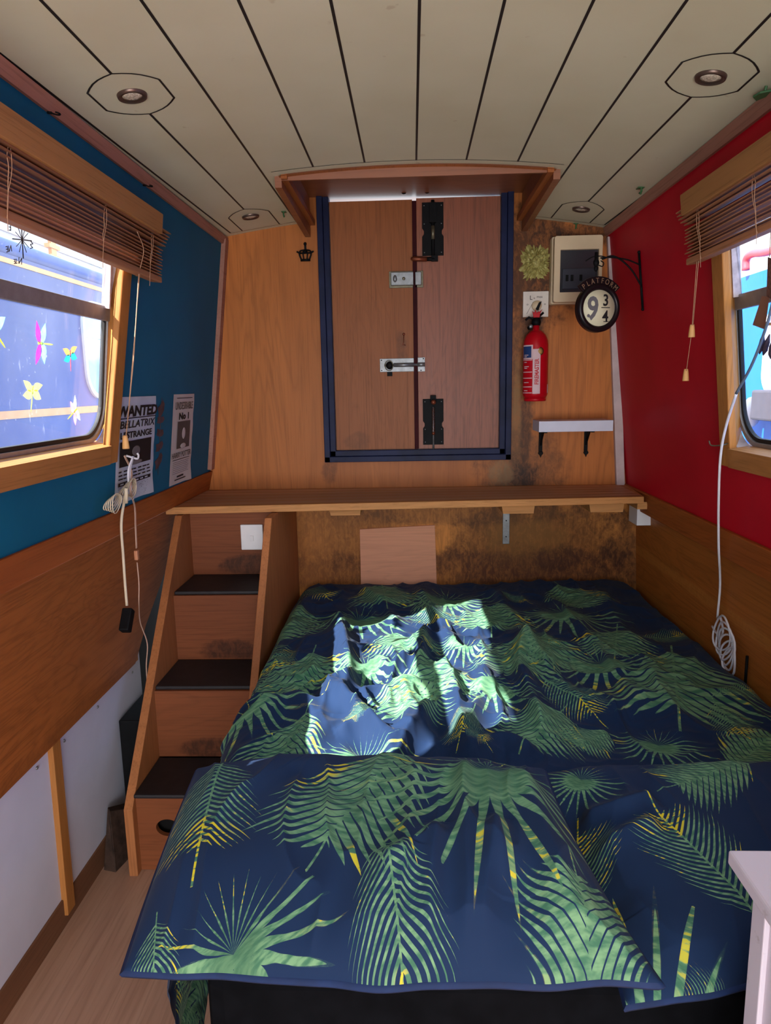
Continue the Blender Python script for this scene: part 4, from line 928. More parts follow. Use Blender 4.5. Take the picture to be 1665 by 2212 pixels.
# ------------------------------------------------------------------ steps
root = empty('step_unit', (-.63, 2.2, 0), 'steep wooden steps with four black treads beside the bed', 'steps')
XL0, XL1, XR0, XR1 = -.815, -.790, -.492, -.468
def stringer(x0, x1, nm, topy):
    m = MB(); m.prism([(1.775, 0), (1.775, .205), (topy, .930), (YB-.006, .930), (YB-.006, .0)], x0, x1, 'yz')
    m.build(nm, M['string'], root, bevel=.002)
stringer(XL0, XL1, 'stringer', 2.365); stringer(XR0, XR1, 'stringer', 2.30)
TZ = [.243, .468, .700, .0]; TY = [1.800, 2.020, 2.245]; TB = [1.985, 2.215, 2.44]
for i in range(3):
    m = MB(); m.box(XL1, XR0, TY[i]-.012, TB[i]+.01, TZ[i]-.012, TZ[i]); m.build('tread', M['tread'], root, bevel=.004)
RZ = [(0, .231), (.243, .456), (.468, .688), (.700, .93)]; RY = [1.803, 2.0, 2.225, 2.45]
hc = onY(362, 1788, 1.803)
for i, (z0, z1) in enumerate(RZ):
    m = MB(); y = RY[i]
    if i == 0:
        k = 32; C = [(hc.x+.033*math.cos(2*math.pi*j/k+math.pi/4), hc.z+.026*math.sin(2*math.pi*j/k+math.pi/4)) for j in range(k)]
        O = []
        for j in range(k):
            a = 2*math.pi*j/k+math.pi/4; u, v = math.cos(a), math.sin(a); s_ = max(abs(u), abs(v)); u /= s_; v /= s_
            O.append((XL1+(XR0-XL1)*(u+1)/2, z0+.001+(z1-z0-.001)*(v+1)/2))
        m.M = frame((0, y+.015, 0), (1, 0, 0), (0, 0, 1), (0, -1, 0)); m.ring(O, C, 0, .015)
    else: m.box(XL1, XR0, y, y+.015, z0, z1)
    m.build('riser', M['stair'], root)
m = MB(); m.box(XL1, XR0, 1.84, 1.85, 0, .22); m.build('hole_shade', M['dark'], root)  # near-black sheet behind the riser hole, standing in for the shade inside
# light switch on the top riser
a, b = onY(518, 1134, 2.436), onY(569, 1188, 2.436)
root = empty('light_switch', (a.x, 2.45, b.z), 'white square rocker light switch at the top of the steps', 'light switch')
m = MB(); m.box(a.x, b.x, 2.438, 2.45, b.z, a.z); pl_ = m.build('plate', M['white'], root, bevel=.003)
m = MB(); xx, zz = (a.x+b.x)/2, (a.z+b.z)/2-.003; m.box(xx-.006, xx+.006, 2.433, 2.438, zz-.010, zz+.010); m.build('rocker', M['white'], pl_, bevel=.001)

# ------------------------------------------------------------------ bed and bedding
root = empty('double_bed', (.3, 1.8, 0), 'low double bed with a black fabric base filling the cabin end', 'bed')
def tap(z0, z1, g, y0=.90): return [(-.315-g, y0, z1), (.89, y0, z1), (.89, 2.77, z1), (-.455, 2.77, z1), (-.315-g, y0, z0), (.89, y0, z0), (.89, 2.77, z0), (-.455, 2.77, z0)]
m = MB(); m.hexa(tap(.0, .30, 0)); m.build('base', M['blackcloth'], root, bevel=.01)
m = MB(); m.hexa(tap(.30, .52, .0, .89)); m.build('mattress', M['blackcloth'], root, bevel=.03)

# palm print: every cloth face knows the leaf it lies on (leaf coordinates in UV maps); the leaf itself is drawn by nodes
def palm_cloth(name, base=(19, 38, 68), layers=2):
    n = NT(name); B_ = s2l(base); n0 = n.coord(); big = n.noise(n0, 6, 3); k = n.mix(n.math('MULTIPLY', big, .35), B_, s2l((27, 51, 86)))
    paint = n.noise(n.coord(), 240, 3, .6)
    for L in range(layers):
        uv = n.n('ShaderNodeUVMap'); uv.uv_map = 'leaf%d' % L; inf = n.n('ShaderNodeUVMap'); inf.uv_map = 'info%d' % L
        s1 = n.n('ShaderNodeSeparateXYZ'); n.l(uv.outputs[0], s1.inputs[0]); s2 = n.n('ShaderNodeSeparateXYZ'); n.l(inf.outputs[0], s2.inputs[0])
        u, v = s1.outputs[0], s1.outputs[1]; typ, seed = s2.outputs[0], s2.outputs[1]
        wob = n.math('MULTIPLY', n.math('SUBTRACT', n.noise(uv.outputs[0], 7, 1), .5), .012); v0 = v
        u = n.math('ADD', u, wob)
        av = n.math('ABSOLUTE', v)
        thin = n.math('MULTIPLY', n.math('GREATER_THAN', typ, .5), n.math('LESS_THAN', typ, 1.5))      # slender frond
        # ---- fronds
        s = n.math('SUBTRACT', n.math('SUBTRACT', u, n.math('MULTIPLY', av, n.math('ADD', .85, n.math('MULTIPLY', thin, -.05)))), n.math('MULTIPLY', n.math('MULTIPLY', av, av), n.math('ADD', .15, n.math('MULTIPLY', thin, .95))))
        s = n.math('DIVIDE', s, .78)
        N_ = n.math('ADD', 13, n.math('MULTIPLY', thin, 5)); sn = n.math('MULTIPLY', s, N_)
        sn = n.math('ADD', sn, n.math('MULTIPLY', n.math('SIGN', v), .25))
        idx = n.math('FLOOR', sn); fr = n.math('ABSOLUTE', n.math('SUBTRACT', n.math('FRACT', sn), .5))
        wn = n.n('ShaderNodeTexWhiteNoise'); wn.noise_dimensions = '2D'; cx_ = n.n('ShaderNodeCombineXYZ')
        n.l(n.math('ADD', idx, n.math('MULTIPLY', n.math('SIGN', v), 50)), cx_.inputs[0]); n.l(seed, cx_.inputs[1]); n.l(cx_.outputs[0], wn.inputs['Vector']); rnd = wn.outputs['Value']
        env = n.math('POWER', n.math('SINE', n.math('MULTIPLY', n.math('ADD', n.math('MULTIPLY', s, .84), .14), math.pi)), .7)
        Lm = n.math('MULTIPLY', n.math('MULTIPLY', env, n.math('ADD', .46, n.math('MULTIPLY', thin, -.15))), n.math('ADD', .82, n.math('MULTIPLY', rnd, .22)))
        r = n.math('DIVIDE', av, n.math('MAXIMUM', Lm, .001))
        wdt = n.math('SUBTRACT', 1, n.math('POWER', n.math('MINIMUM', r, 1), 2.2))
        wdt = n.math('MULTIPLY', wdt, n.math('ADD', .43, n.math('MULTIPLY', thin, -.20)))
        leafm = n.math('MULTIPLY', n.math('LESS_THAN', fr, wdt), n.math('MULTIPLY', n.math('GREATER_THAN', s, .02), n.math('LESS_THAN', s, 1)))
        leafm = n.math('MULTIPLY', leafm, n.math('LESS_THAN', r, 1))
        rib = n.math('MULTIPLY', n.math('LESS_THAN', av, .006), n.math('MULTIPLY', n.math('GREATER_THAN', u, -.15), n.math('LESS_THAN', u, 1)))
        leafm = n.math('MAXIMUM', leafm, rib)
        # ---- fan
        rad = n.math('SQRT', n.math('ADD', n.math('MULTIPLY', u, u), n.math('MULTIPLY', v, v))); phi = n.math('ARCTAN2', v0, u)
        pn = n.math('MULTIPLY', phi, 26/(2*math.pi)); pidx = n.math('FLOOR', pn); pf = n.math('ABSOLUTE', n.math('SUBTRACT', n.math('FRACT', pn), .5))
        wn2 = n.n('ShaderNodeTexWhiteNoise'); wn2.noise_dimensions = '2D'; c2 = n.n('ShaderNodeCombineXYZ'); n.l(pidx, c2.inputs[0]); n.l(seed, c2.inputs[1]); n.l(c2.outputs[0], wn2.inputs['Vector']); rn2 = wn2.outputs['Value']
        back = n.sstep(n.math('ABSOLUTE', phi), 1.7, 2.3)
        RR = n.math('MULTIPLY', n.math('ADD', .68, n.math('MULTIPLY', rn2, .34)), n.math('SUBTRACT', 1, n.math('MULTIPLY', back, .4)))
        t = n.math('DIVIDE', n.math('SUBTRACT', rad, .24), n.math('SUBTRACT', RR, .24))
        w2 = n.math('MULTIPLY', n.math('POWER', n.math('MAXIMUM', n.math('SUBTRACT', 1, n.math('MAXIMUM', t, 0)), 0), .8), n.math('SUBTRACT', .52, n.math('MULTIPLY', n.sstep(t, 0, .30), .26)))
        w2 = n.math('MULTIPLY', w2, n.math('SUBTRACT', 1, n.math('MULTIPLY', back, .75)))
        fanm = n.math('MULTIPLY', n.math('LESS_THAN', pf, w2), n.math('LESS_THAN', rad, RR))
        isfan = n.math('GREATER_THAN', typ, 1.5); on = n.math('GREATER_THAN', typ, -.5)
        mask = n.math('ADD', n.math('MULTIPLY', leafm, n.math('SUBTRACT', 1, isfan)), n.math('MULTIPLY', fanm, isfan)); mask = n.math('MULTIPLY', mask, on, 0, True)
        # colour: two greens, brushed, yellow towards tips of some leaflets
        rr_ = n.math('ADD', n.math('MULTIPLY', r, n.math('SUBTRACT', 1, isfan)), n.math('MULTIPLY', n.math('DIVIDE', rad, RR), isfan))
        rn_ = n.math('ADD', n.math('MULTIPLY', rnd, n.math('SUBTRACT', 1, isfan)), n.math('MULTIPLY', rn2, isfan))
        streak = n.n('ShaderNodeTexNoise'); mp = n.n('ShaderNodeMapping'); n.l(uv.outputs[0], mp.inputs[0]); mp.inputs['Scale'].default_value = (34, 7, 1); n.l(mp.outputs[0], streak.inputs['Vector']); streak.inputs['Scale'].default_value = 1; streak.inputs['Detail'].default_value = 3
        g = n.mix(n.sstep(streak.outputs[0], .35, .65), s2l((62, 106, 82)), s2l((112, 152, 112)))
        g = n.mix(n.math('MULTIPLY', n.math('MULTIPLY', isfan, n.math('SUBTRACT', 1, n.sstep(rad, .12, .30))), .65), g, s2l((62, 100, 74)))
        yl = n.math('MULTIPLY', n.sstep(n.math('ADD', n.math('MULTIPLY', streak.outputs[0], .5), n.math('MULTIPLY', rn_, .6)), .78, .82), n.sstep(rr_, .45, .6))
        tipy = n.math('MULTIPLY', n.math('MULTIPLY', thin, n.sstep(s, .70, .78)), n.sstep(streak.outputs[0], .46, .50))
        g = n.mix(n.math('MAXIMUM', n.math('MULTIPLY', yl, .9), tipy), g, s2l((206, 190, 40)))
        k = n.mix(n.math('MULTIPLY', mask, n.sstep(paint, .22, .30)), k, g)
    weave = n.noise(n.coord(), 900, 2); n.bump(weave, .10, .0004)
    n.b.inputs['Sheen Weight'].default_value = .04
    return n.done(k, .8, 0, .15)
M['palm'] = palm_cloth('palm_print_cotton')

def vnoise(x, y, seed):
    """smooth value noise on arrays"""
    g = np.random.RandomState(seed).rand(64, 64); xi = np.floor(x).astype(int); yi = np.floor(y).astype(int); fx = x-xi; fy = y-yi
    fx = fx*fx*(3-2*fx); fy = fy*fy*(3-2*fy); a = g[xi % 64, yi % 64]; b = g[(xi+1) % 64, yi % 64]; c = g[xi % 64, (yi+1) % 64]; d = g[(xi+1) % 64, (yi+1) % 64]
    return (a*(1-fx)+b*fx)*(1-fy)+(c*(1-fx)+d*fx)*fy-.5
def seg_dist(X, Y, pts):
    best = np.full(X.shape, 9.); side = np.zeros(X.shape); par = np.zeros(X.shape); tot = 0; L = [math.hypot(pts[i+1][0]-pts[i][0], pts[i+1][1]-pts[i][1]) for i in range(len(pts)-1)]; T = sum(L)
    for i in range(len(pts)-1):
        ax, ay = pts[i]; bx, by = pts[i+1]; dx, dy = bx-ax, by-ay; l2 = dx*dx+dy*dy
        t = np.clip(((X-ax)*dx+(Y-ay)*dy)/l2, 0, 1); qx = X-(ax+t*dx); qy = Y-(ay+t*dy); d = np.hypot(qx, qy); m_ = d < best
        best = np.where(m_, d, best); side = np.where(m_, np.sign(dx*qy-dy*qx), side); par = np.where(m_, (tot+t*L[i])/T, par); tot += L[i]
    return best, side, par
def folds(X, Y, lst, zref):
    H_ = np.zeros(X.shape)
    for (pts, h, wl, wr) in lst:
        P = [tuple(onZ(px, py, zref))[:2] for px, py in pts]; P = [tuple(p)[:2] for p in spline([(a, b, 0) for a, b in P], 4)]
        d, s, t = seg_dist(X, Y, P); wd = np.where(s > 0, wl, wr); fade = np.clip(np.minimum(t, 1-t)*6, 0, 1); fade = fade*fade*(3-2*fade)*.85+.15*(np.minimum(t, 1-t) > 0)
        H_ += h*fade*np.exp(-(d/wd)**1.5)
    return H_
def leaf_uvs(me, PX, PY, leaves):
    """leaves: (type, base xy, tip xy). PX,PY: flat cloth coordinates per vertex"""
    nl = len(me.loops); lv = np.empty(nl, int); me.loops.foreach_get('vertex_index', lv)
    np_ = len(me.polygons); ls = np.empty(np_, int); me.polygons.foreach_get('loop_start', ls)
    fx = PX[lv].reshape(-1, 4).mean(1); fy = PY[lv].reshape(-1, 4).mean(1)
    info = []
    for (ty, b, t) in leaves:
        dx, dy = t[0]-b[0], t[1]-b[1]; ln = math.hypot(dx, dy); info.append((ty, b, dx/ln, dy/ln, ln))
    def dist(i, x, y):
        ty, b, ux, uy, ln = info[i]; u = ((x-b[0])*ux+(y-b[1])*uy)/ln; v = (-(x-b[0])*uy+(y-b[1])*ux)/ln
        if ty == 2: return np.hypot(u/1.02, v/1.02)
        return np.hypot((u-.5)/.60, v/(.50 if ty == 0 else .40))
    lay = []
    for i in range(len(info)):      # spread overlapping leaves over the two layers
        cost = [0, 0]; ci = (info[i][1][0]+info[i][2]*info[i][4]*(.5 if info[i][0] < 2 else .2), info[i][1][1]+info[i][3]*info[i][4]*(.5 if info[i][0] < 2 else .2))
        for j in range(i):
            cj = (info[j][1][0]+info[j][2]*info[j][4]*(.5 if info[j][0] < 2 else .2), info[j][1][1]+info[j][3]*info[j][4]*(.5 if info[j][0] < 2 else .2)); dd = math.hypot(ci[0]-cj[0], ci[1]-cj[1]); r_ = (info[i][4]+info[j][4])*.55
            if dd < r_: cost[lay[j]] += r_-dd
        lay.append(0 if cost[0] <= cost[1] else 1)
    for L in range(2):
        bd = np.full(np_, 9.); bi = np.full(np_, -1)
        for i in range(len(info)):
            if lay[i] != L: continue
            d = dist(i, fx, fy); mm = d < bd; bd = np.where(mm, d, bd); bi = np.where(mm, i, bi)
        bi[bd > 1.15] = -1
        lb = np.repeat(bi, 4); U = np.zeros((nl, 2)); I = np.full((nl, 2), -1.)
        for i, (ty, b, ux, uy, ln) in enumerate(info):
            q = lb == i
            if not q.any(): continue
            x, y = PX[lv[q]]-b[0], PY[lv[q]]-b[1]; U[q, 0] = (x*ux+y*uy)/ln; U[q, 1] = (-x*uy+y*ux)/ln; I[q, 0] = ty; I[q, 1] = i*1.37
        a = me.uv_layers.new(name='leaf%d' % L); a.data.foreach_set('uv', U.ravel()); a = me.uv_layers.new(name='info%d' % L); a.data.foreach_set('uv', I.ravel())
def cloth_obj(name, V, nu, nv, PX, PY, leaves, wrap=False):
    idx = np.arange(nu*nv).reshape(nu, nv); q = np.stack([idx[:-1, :-1], idx[1:, :-1], idx[1:, 1:], idx[:-1, 1:]], -1).reshape(-1, 4)
    me = bpy.data.meshes.new(name); me.vertices.add(nu*nv); me.vertices.foreach_set('co', V.reshape(-1)); k = len(q)
    me.loops.add(k*4); me.loops.foreach_set('vertex_index', q.ravel()); me.polygons.add(k); me.polygons.foreach_set('loop_start', np.arange(k)*4)
    me.polygons.foreach_set('use_smooth', np.ones(k, bool)); me.update(calc_edges=True); me.validate()
    leaf_uvs(me, PX.ravel(), PY.ravel(), leaves); me.materials.append(M['palm'])
    o = bpy.data.objects.new(name, me); COL.objects.link(o); return o

def xy(p, z=.60): q = onZ(p[0], p[1], z); return (q.x, q.y)
# leaves on the duvet, base -> tip in sight coordinates on the bed top
DLV = [(0, (835, 1262), (850, 1325)), (1, (660, 1262), (740, 1300)), (0, (655, 1310), (600, 1395)), (2, (785, 1335), (775, 1400)), (0, (860, 1365), (900, 1440)),
       (2, (975, 1295), (985, 1345)), (1, (920, 1300), (990, 1370)), (0, (1070, 1300), (1075, 1380)), (2, (1015, 1405), (1030, 1450)), (0, (1215, 1262), (1290, 1320)), (1, (1090, 1280), (1170, 1300)),
       (2, (1225, 1325), (1245, 1385)), (1, (1130, 1360), (1250, 1402)), (0, (1345, 1350), (1340, 1440)), (1, (1400, 1370), (1520, 1350)), (0, (1160, 1385), (1120, 1500)), (0, (1190, 1370), (1215, 1470)),
       (2, (1310, 1430), (1320, 1510)), (1, (1190, 1470), (1345, 1560)), (0, (1465, 1400), (1490, 1590)), (1, (1565, 1500), (1680, 1480)), (1, (1560, 1510), (1650, 1600)), (0, (1230, 1530), (1130, 1650)),
       (2, (1440, 1590), (1440, 1660)), (0, (690, 1410), (640, 1530)), (2, (805, 1445), (810, 1510)), (0, (905, 1480), (880, 1600)), (0, (950, 1440), (960, 1560)), (1, (980, 1450), (1030, 1480)), (2, (1080, 1500), (1075, 1570)),
       (1, (1010, 1600), (1090, 1640)), (0, (680, 1560), (570, 1690)), (2, (800, 1640), (790, 1720)), (1, (560, 1500), (630, 1400)), (1, (600, 1370), (560, 1480)), (2, (560, 1530), (540, 1620)), (0, (960, 1650), (960, 1730)),
       (1, (620, 1450), (590, 1380)), (1, (830, 1560), (750, 1600)), (0, (1600, 1640), (1720, 1560)), (1, (1040, 1560), (1000, 1640)), (0, (1330, 1560), (1240, 1620))]
DFOLD = [([(742, 1325), (752, 1380), (768, 1440), (765, 1500), (745, 1570)], .034, .022, .045), ([(905, 1262), (950, 1330), (985, 1400), (1010, 1450)], .020, .03, .02), ([(930, 1370), (925, 1430), (915, 1500)], .030, .03, .022),
         ([(1180, 1262), (1250, 1340), (1330, 1430), (1420, 1560)], .016, .035, .022), ([(1060, 1262), (1120, 1330), (1160, 1400), (1230, 1480), (1330, 1570)], .016, .03, .02), ([(1150, 1370), (1135, 1440), (1165, 1520), (1200, 1600)], .026, .03, .02),
         ([(880, 1490), (905, 1540), (885, 1610)], .028, .025, .03), ([(960, 1440), (1000, 1510), (1010, 1580), (1040, 1660)], .030, .024, .028), ([(1060, 1400), (1060, 1470), (1045, 1540), (1010, 1620)], .022, .03, .024), ([(640, 1500), (700, 1490), (760, 1540), (830, 1600), (900, 1680)], .026, .03, .026),
         ([(560, 1560), (640, 1530), (700, 1570), (690, 1640)], .030, .05, .04), ([(820, 1440), (860, 1460), (900, 1440)], .020, .02, .02), ([(760, 1530), (800, 1560), (870, 1560)], .018, .02, .02), ([(740, 1600), (810, 1590), (880, 1620)], .02, .02, .02), ([(1020, 1650), (1100, 1610), (1180, 1640)], .028, .03, .03),
         ([(1260, 1500), (1340, 1520), (1440, 1500)], .012, .04, .03), ([(1380, 1400), (1440, 1480), (1500, 1600)], .014, .04, .03), ([(640, 1330), (690, 1290), (780, 1280)], .012, .03, .03), ([(600, 1400), (640, 1440), (700, 1440)], .012, .03, .03), ([(780, 1262), (840, 1310), (880, 1370)], .014, .03, .02),
         ([(960, 1350), (1050, 1360), (1110, 1345)], .014, .02, .02), ([(850, 1640), (920, 1590), (940, 1530)], .024, .022, .022), ([(1000, 1480), (1060, 1500), (1120, 1480)], .016, .018, .02), ([(700, 1650), (760, 1640), (820, 1670)], .018, .03, .02), ([(1290, 1262), (1360, 1350), (1420, 1400)], .012, .04, .03)]
nu, nv = 430, 470
ya, yb = .95, 2.785
A = np.linspace(0, 1, nu)[:, None]*np.ones((1, nv)); Bv = np.ones((nu, 1))*np.linspace(0, 1, nv)[None, :]
Yc = ya+(yb-ya)*Bv
XLe = np.interp(Yc, [.9, 1.1, 1.5, 1.75, 2.0, 2.78], [-.345, -.365, -.415, -.445, -.452, -.455]); XRe = np.interp(Yc, [.9, 1.6, 2.78], [.905, .885, .87])
drop = .27; Wt = XRe-XLe; S = -drop+(Wt+drop+.10)*A          # arc length from the left edge; negative hangs down
ru = .06
XB = np.where(S < 0, XLe-.012, XLe+S); ZB = np.where(S < 0, .575-ru+S, .575)
cor = (S >= 0) & (S < ru*1.3); ang = np.clip(S/(ru*1.3), 0, 1)*math.pi/2
XB = np.where(S < ru*1.3, np.where(S < 0, XLe, XLe+ru*(1-np.cos(ang))), XLe+ru+(S-ru*1.3)); ZB = np.where(S < ru*1.3, np.where(S < 0, .575-ru+S, .575-ru+ru*np.sin(ang)), .575)
# right side tucks down against the lining
over = np.clip(XB-(XRe-.05), 0, 1); XB = np.minimum(XB, XRe-.05)+.05*np.tanh(over/.05)*.9; ZB = ZB-np.clip(over-.02, 0, 1)*.9-.25*np.clip(over, 0, .05)
bb_ = np.clip((Yc-2.70)/.085, 0, 1); ZB = ZB-.055*bb_**3
FXc, FYc = XLe+S, Yc
hgt = folds(FXc, FYc, DFOLD, .59)
n1 = vnoise(FXc*4+3, FYc*4, 1)*.020+vnoise(FXc*9, FYc*9, 2)*.010
wx = FXc+.05*vnoise(FXc*7, FYc*7, 3); wy = FYc+.05*vnoise(FXc*7+9, FYc*7, 4)
rid = (1-np.abs(vnoise(wx*13, wy*8, 5))*2)**3*.014+(1-np.abs(vnoise(wx*26+4, wy*20, 6))*2)**3*.005
cen = np.exp(-(((FXc+.02)/.36)**2+((FYc-1.72)/.42)**2)); hgt = hgt*1.35+n1*1.5+rid*(.75+1.3*cen)+vnoise(wx*48, wy*48, 8)*.0022*(.4+cen)
side = np.clip(-S/.05+.5, 0, 1)*(S < ru); top = 1-np.clip((ru-S)/ru, 0, 1)
edge = np.clip((XRe-.01-XB)/.04, 0, 1)
X = XB-hgt*(1-top)*1.2*(Yc < 1.72)-.012*(1-top)*(Yc < 1.72)-.0*hgt; Z = ZB+hgt*top*(.3+.7*edge)
X = np.where(Yc > 1.74, np.maximum(X, -.462), X); X = np.minimum(X, .885)
Yd = np.minimum(Yc, 2.785)
V = np.stack([X, Yd, Z], -1)
leaves = []
for t, a, b in DLV:
    a, b = xy(a, .59), xy(b, .59); k_ = .92 if t < 2 else .95; leaves.append((t, a, (a[0]+(b[0]-a[0])*k_, a[1]+(b[1]-a[1])*k_)))
for (bx_, by_, tx_, ty_, tt) in ((-.50, 1.25, -.62, 1.0, 0), (-.52, 1.55, -.60, 1.35, 1), (-.5, 1.0, -.45, 1.2, 1), (-.60, 1.05, -.50, .95, 0)): leaves.append((tt, (bx_, by_), (tx_, ty_)))
o = cloth_obj('duvet', V, nu, nv, FXc, FYc, leaves)
tag(o, 'crumpled navy duvet with green palm leaves spread over the bed', 'duvet')

def pillow(name, C4, zs, T, label, leaves, fl, edges, nz, zref=.68, N=230, ruf=.006, seed=20):
    """C4: plan corners tl,tr,br,bl (far left first) ; zs: heights of the corners; T: loft ; edges: (curve functions) bulge of far,right,near,left"""
    u = np.linspace(-1, 1, N)[:, None]*np.ones((1, N)); v = np.ones((N, 1))*np.linspace(-1, 1, N)[None, :]     # u left-right, v near-far
    a, b = (u+1)/2, (v+1)/2
    def bl(q): return (q[3]*(1-a)+q[2]*a)*(1-b)+(q[0]*(1-a)+q[1]*a)*b
    X = bl([c[0] for c in C4]); Y = bl([c[1] for c in C4]); Z0 = bl(zs)
    far, rgt, near, lft = edges
    X = X+(1-v*v)*(rgt*a**2-lft*(1-a)**2); Y = Y+(1-u*u)*(far*b**2-near*(1-b)**2)
    Y = Y+.012*vnoise(u*4, v*0+seed, seed)*b**3-.016*vnoise(u*5, v*0+seed, seed+1)*(1-b)**3
    pro = np.clip(1-np.abs(u)**2.6, 0, 1)**.55*np.clip(1-np.abs(v)**2.4, 0, 1)**.55
    H_ = 2.4*folds(X, Y, fl, zref); nn = vnoise(X*7+seed, Y*7, seed+2)*.020+vnoise(X*16, Y*16+seed, seed+3)*.005
    wx_ = X+.04*vnoise(X*8, Y*8, seed+4); nn += (1-np.abs(vnoise(wx_*18, Y*5, seed+5))*2)**3*.010*nz
    # gathers along the seams
    d_e = np.minimum(1-np.abs(u), 1-np.abs(v)); nn += ruf*np.sin(u*31+4*vnoise(u*6, v*2, seed+7)+seed)*np.exp(-(1-np.abs(v))/.10)*.5
    top = Z0+T*pro+(H_+nn)*np.clip(d_e*6, 0, 1)
    bot = Z0-.45*T*pro
    # hem: flat lip round the edge
    V1 = np.stack([X, Y, top], -1)
    K = 40; iu = np.linspace(0, N-1, K).astype(int); V2 = np.stack([X[np.ix_(iu, iu)], Y[np.ix_(iu, iu)], bot[np.ix_(iu, iu)]-.004], -1)
    o = cloth_obj(name, V1, N, N, X, Y, leaves); tag(o, label, 'pillow', 'palm print pillows')
    mm = MB(); mm.smooth = True; mm.grid([[tuple(V2[i, j]) for i in range(K)] for j in range(K)])
    # side strip joining the two faces
    def loop(Vv, n_): return [Vv[i, 0] for i in range(n_)]+[Vv[n_-1, j] for j in range(1, n_)]+[Vv[i, n_-1] for i in range(n_-2, -1, -1)]+[Vv[0, j] for j in range(n_-2, -1, -1)]
    L1 = loop(V1, N)[::4]; cx_, cy_ = X.mean(), Y.mean()
    st = []
    for p in L1:
        dx, dy = p[0]-cx_, p[1]-cy_; l_ = math.hypot(dx, dy); st.append([tuple(p), (p[0]+dx/l_*.006, p[1]+dy/l_*.006, p[2]-.004), (p[0]+dx/l_*.003, p[1]+dy/l_*.003, p[2]-.009), (p[0], p[1], p[2]-.006)])
    mm.grid(st); mm.build('underside', M['navycloth'], o, recalc=False)
    return o
M['navycloth'] = plain('navy_cotton', (18, 38, 76), .75, 0, .2, 30, .3)
C4 = [xy((428, 1652), .655), xy((1175, 1668), .675), xy((1428, 2145), .61), xy((268, 2100), .575)]
LF = [([(1050, 1690), (1060, 1800), (1100, 1950)], .010, .03, .02), ([(1010, 1690), (1000, 1800), (1010, 1950), (980, 2080)], .010, .025, .02), ([(900, 1690), (890, 1800), (860, 1930)], .008, .03, .02), ([(1120, 1700), (1160, 1820), (1230, 1960), (1330, 2100)], .016, .05, .03),
      ([(860, 1870), (780, 1980), (700, 2040)], .010, .03, .04), ([(950, 1830), (930, 1950), (940, 2080)], .010, .018, .018), ([(1075, 1830), (1050, 1960), (1040, 2060)], .009, .02, .02), ([(340, 1960), (440, 2010), (520, 2060)], .010, .02, .03), ([(300, 2060), (420, 2085), (600, 2095), (900, 2105)], .006, .012, .02), ([(620, 1680), (700, 1720), (820, 1760)], -.006, .04, .04)]
PL1 = [(0, (880, 1655), (640, 1900)), (1, (480, 1640), (410, 1870)), (2, (497, 1960), (520, 2170)), (1, (830, 1850), (900, 2150)), (2, (1052, 1740), (1075, 1985)), (0, (1330, 2160), (1225, 1880)), (1, (330, 1900), (300, 2080)), (1, (1120, 1680), (1020, 1650)), (1, (1060, 2120), (1180, 2160))]
pillow('pillow', C4, [.650, .680, .625, .578], .080, 'palm print pillow lying on top at the front left of the bed', [(t, xy(a, .68), xy(b, .68)) for t, a, b in PL1], LF, (.012, -.016, .012, .004), 1.0, .68, 300, .007, 21)
cR = xy((1600, 2135), .56)
C4 = [xy((1105, 1645), .63), (.845, 1.235), (.86, .93), (.268, .80)]
RF = [([(1250, 1720), (1340, 1730), (1420, 1715)], .012, .03, .02), ([(1200, 1680), (1260, 1790), (1330, 1900)], -.012, .03, .03), ([(1280, 1790), (1360, 1770), (1430, 1760)], .008, .02, .02)]
PR1 = [(1, (1640, 1910), (1380, 1700)), (2, (1440, 2130), (1460, 1860)), (2, (1255, 1650), (1200, 1700)), (0, (1620, 1640), (1420, 1690)), (1, (1250, 1880), (1250, 1700)), (1, (1660, 2010), (1460, 2010)), (0, (1310, 2060), (1380, 2180))]
pillow('pillow', C4, [.600, .640, .565, .555], .066, 'palm print pillow half tucked beneath the other, beside the white cabinet', [(t, xy(a, .665), xy(b, .665)) for t, a, b in PR1], RF, (.015, .0, .0, -.03), .5, .66, 260, .006, 33)

# ------------------------------------------------------------------ white cabinet
zc_ = .80; p = onZ(1572, 1835, zc_); x0, y1 = p.x, p.y
root = empty('bedside_cabinet', (x0+.2, y1-.15, 0), 'white painted cabinet with a scuffed top at the bottom right beside the bed', 'cabinet')
m = MB(); m.box(x0, x0+.40, y1-.32, y1, zc_-.018, zc_); m.build('top', M['cab'], root, bevel=.003)
bx0 = x0+.022; by1 = y1-.022
m = MB(); m.box(bx0+.006, x0+.38, y1-.30, by1-.006, 0, zc_-.018); m.build('body', M['cab'], root)
m = MB()
m.box(bx0, bx0+.012, by1-.030, by1, 0, zc_-.018); m.box(bx0, bx0+.012, y1-.30, y1-.27, 0, zc_-.018); m.box(bx0, bx0+.011, y1-.27, by1-.03, zc_-.05, zc_-.018); m.box(bx0, bx0+.011, y1-.27, by1-.03, .52, .56); m.box(bx0, bx0+.011, y1-.27, by1-.03, .04, .09)
m.build('side_frame', M['cab'], root, bevel=.0015)
m = MB(); m.box(x0+.03, x0+.37, y1-.304, y1-.30, .08, zc_-.04); m.build('door', M['cab'], root, bevel=.001)

# ------------------------------------------------------------------ cables and small things on the side walls
def coil(m, c, ex, ey, ez, r1, r2, turns, r, sp_, seed=1):
    q = random.Random(seed); ex, ey, ez = Vector(ex), Vector(ey), Vector(ez); pts = []
    for i in range(turns*20+1):
        t = 2*math.pi*i/20; k = i/20; a = 1+.10*math.sin(k*2.3+seed); pts.append(Vector(c)+ex*r1*a*math.cos(t+.1*k)+ey*r2*a*math.sin(t)+ez*sp_*math.sin(k*1.9)+ey*.004*math.sin(k*3.1))
    m.tube(pts, r, 6)
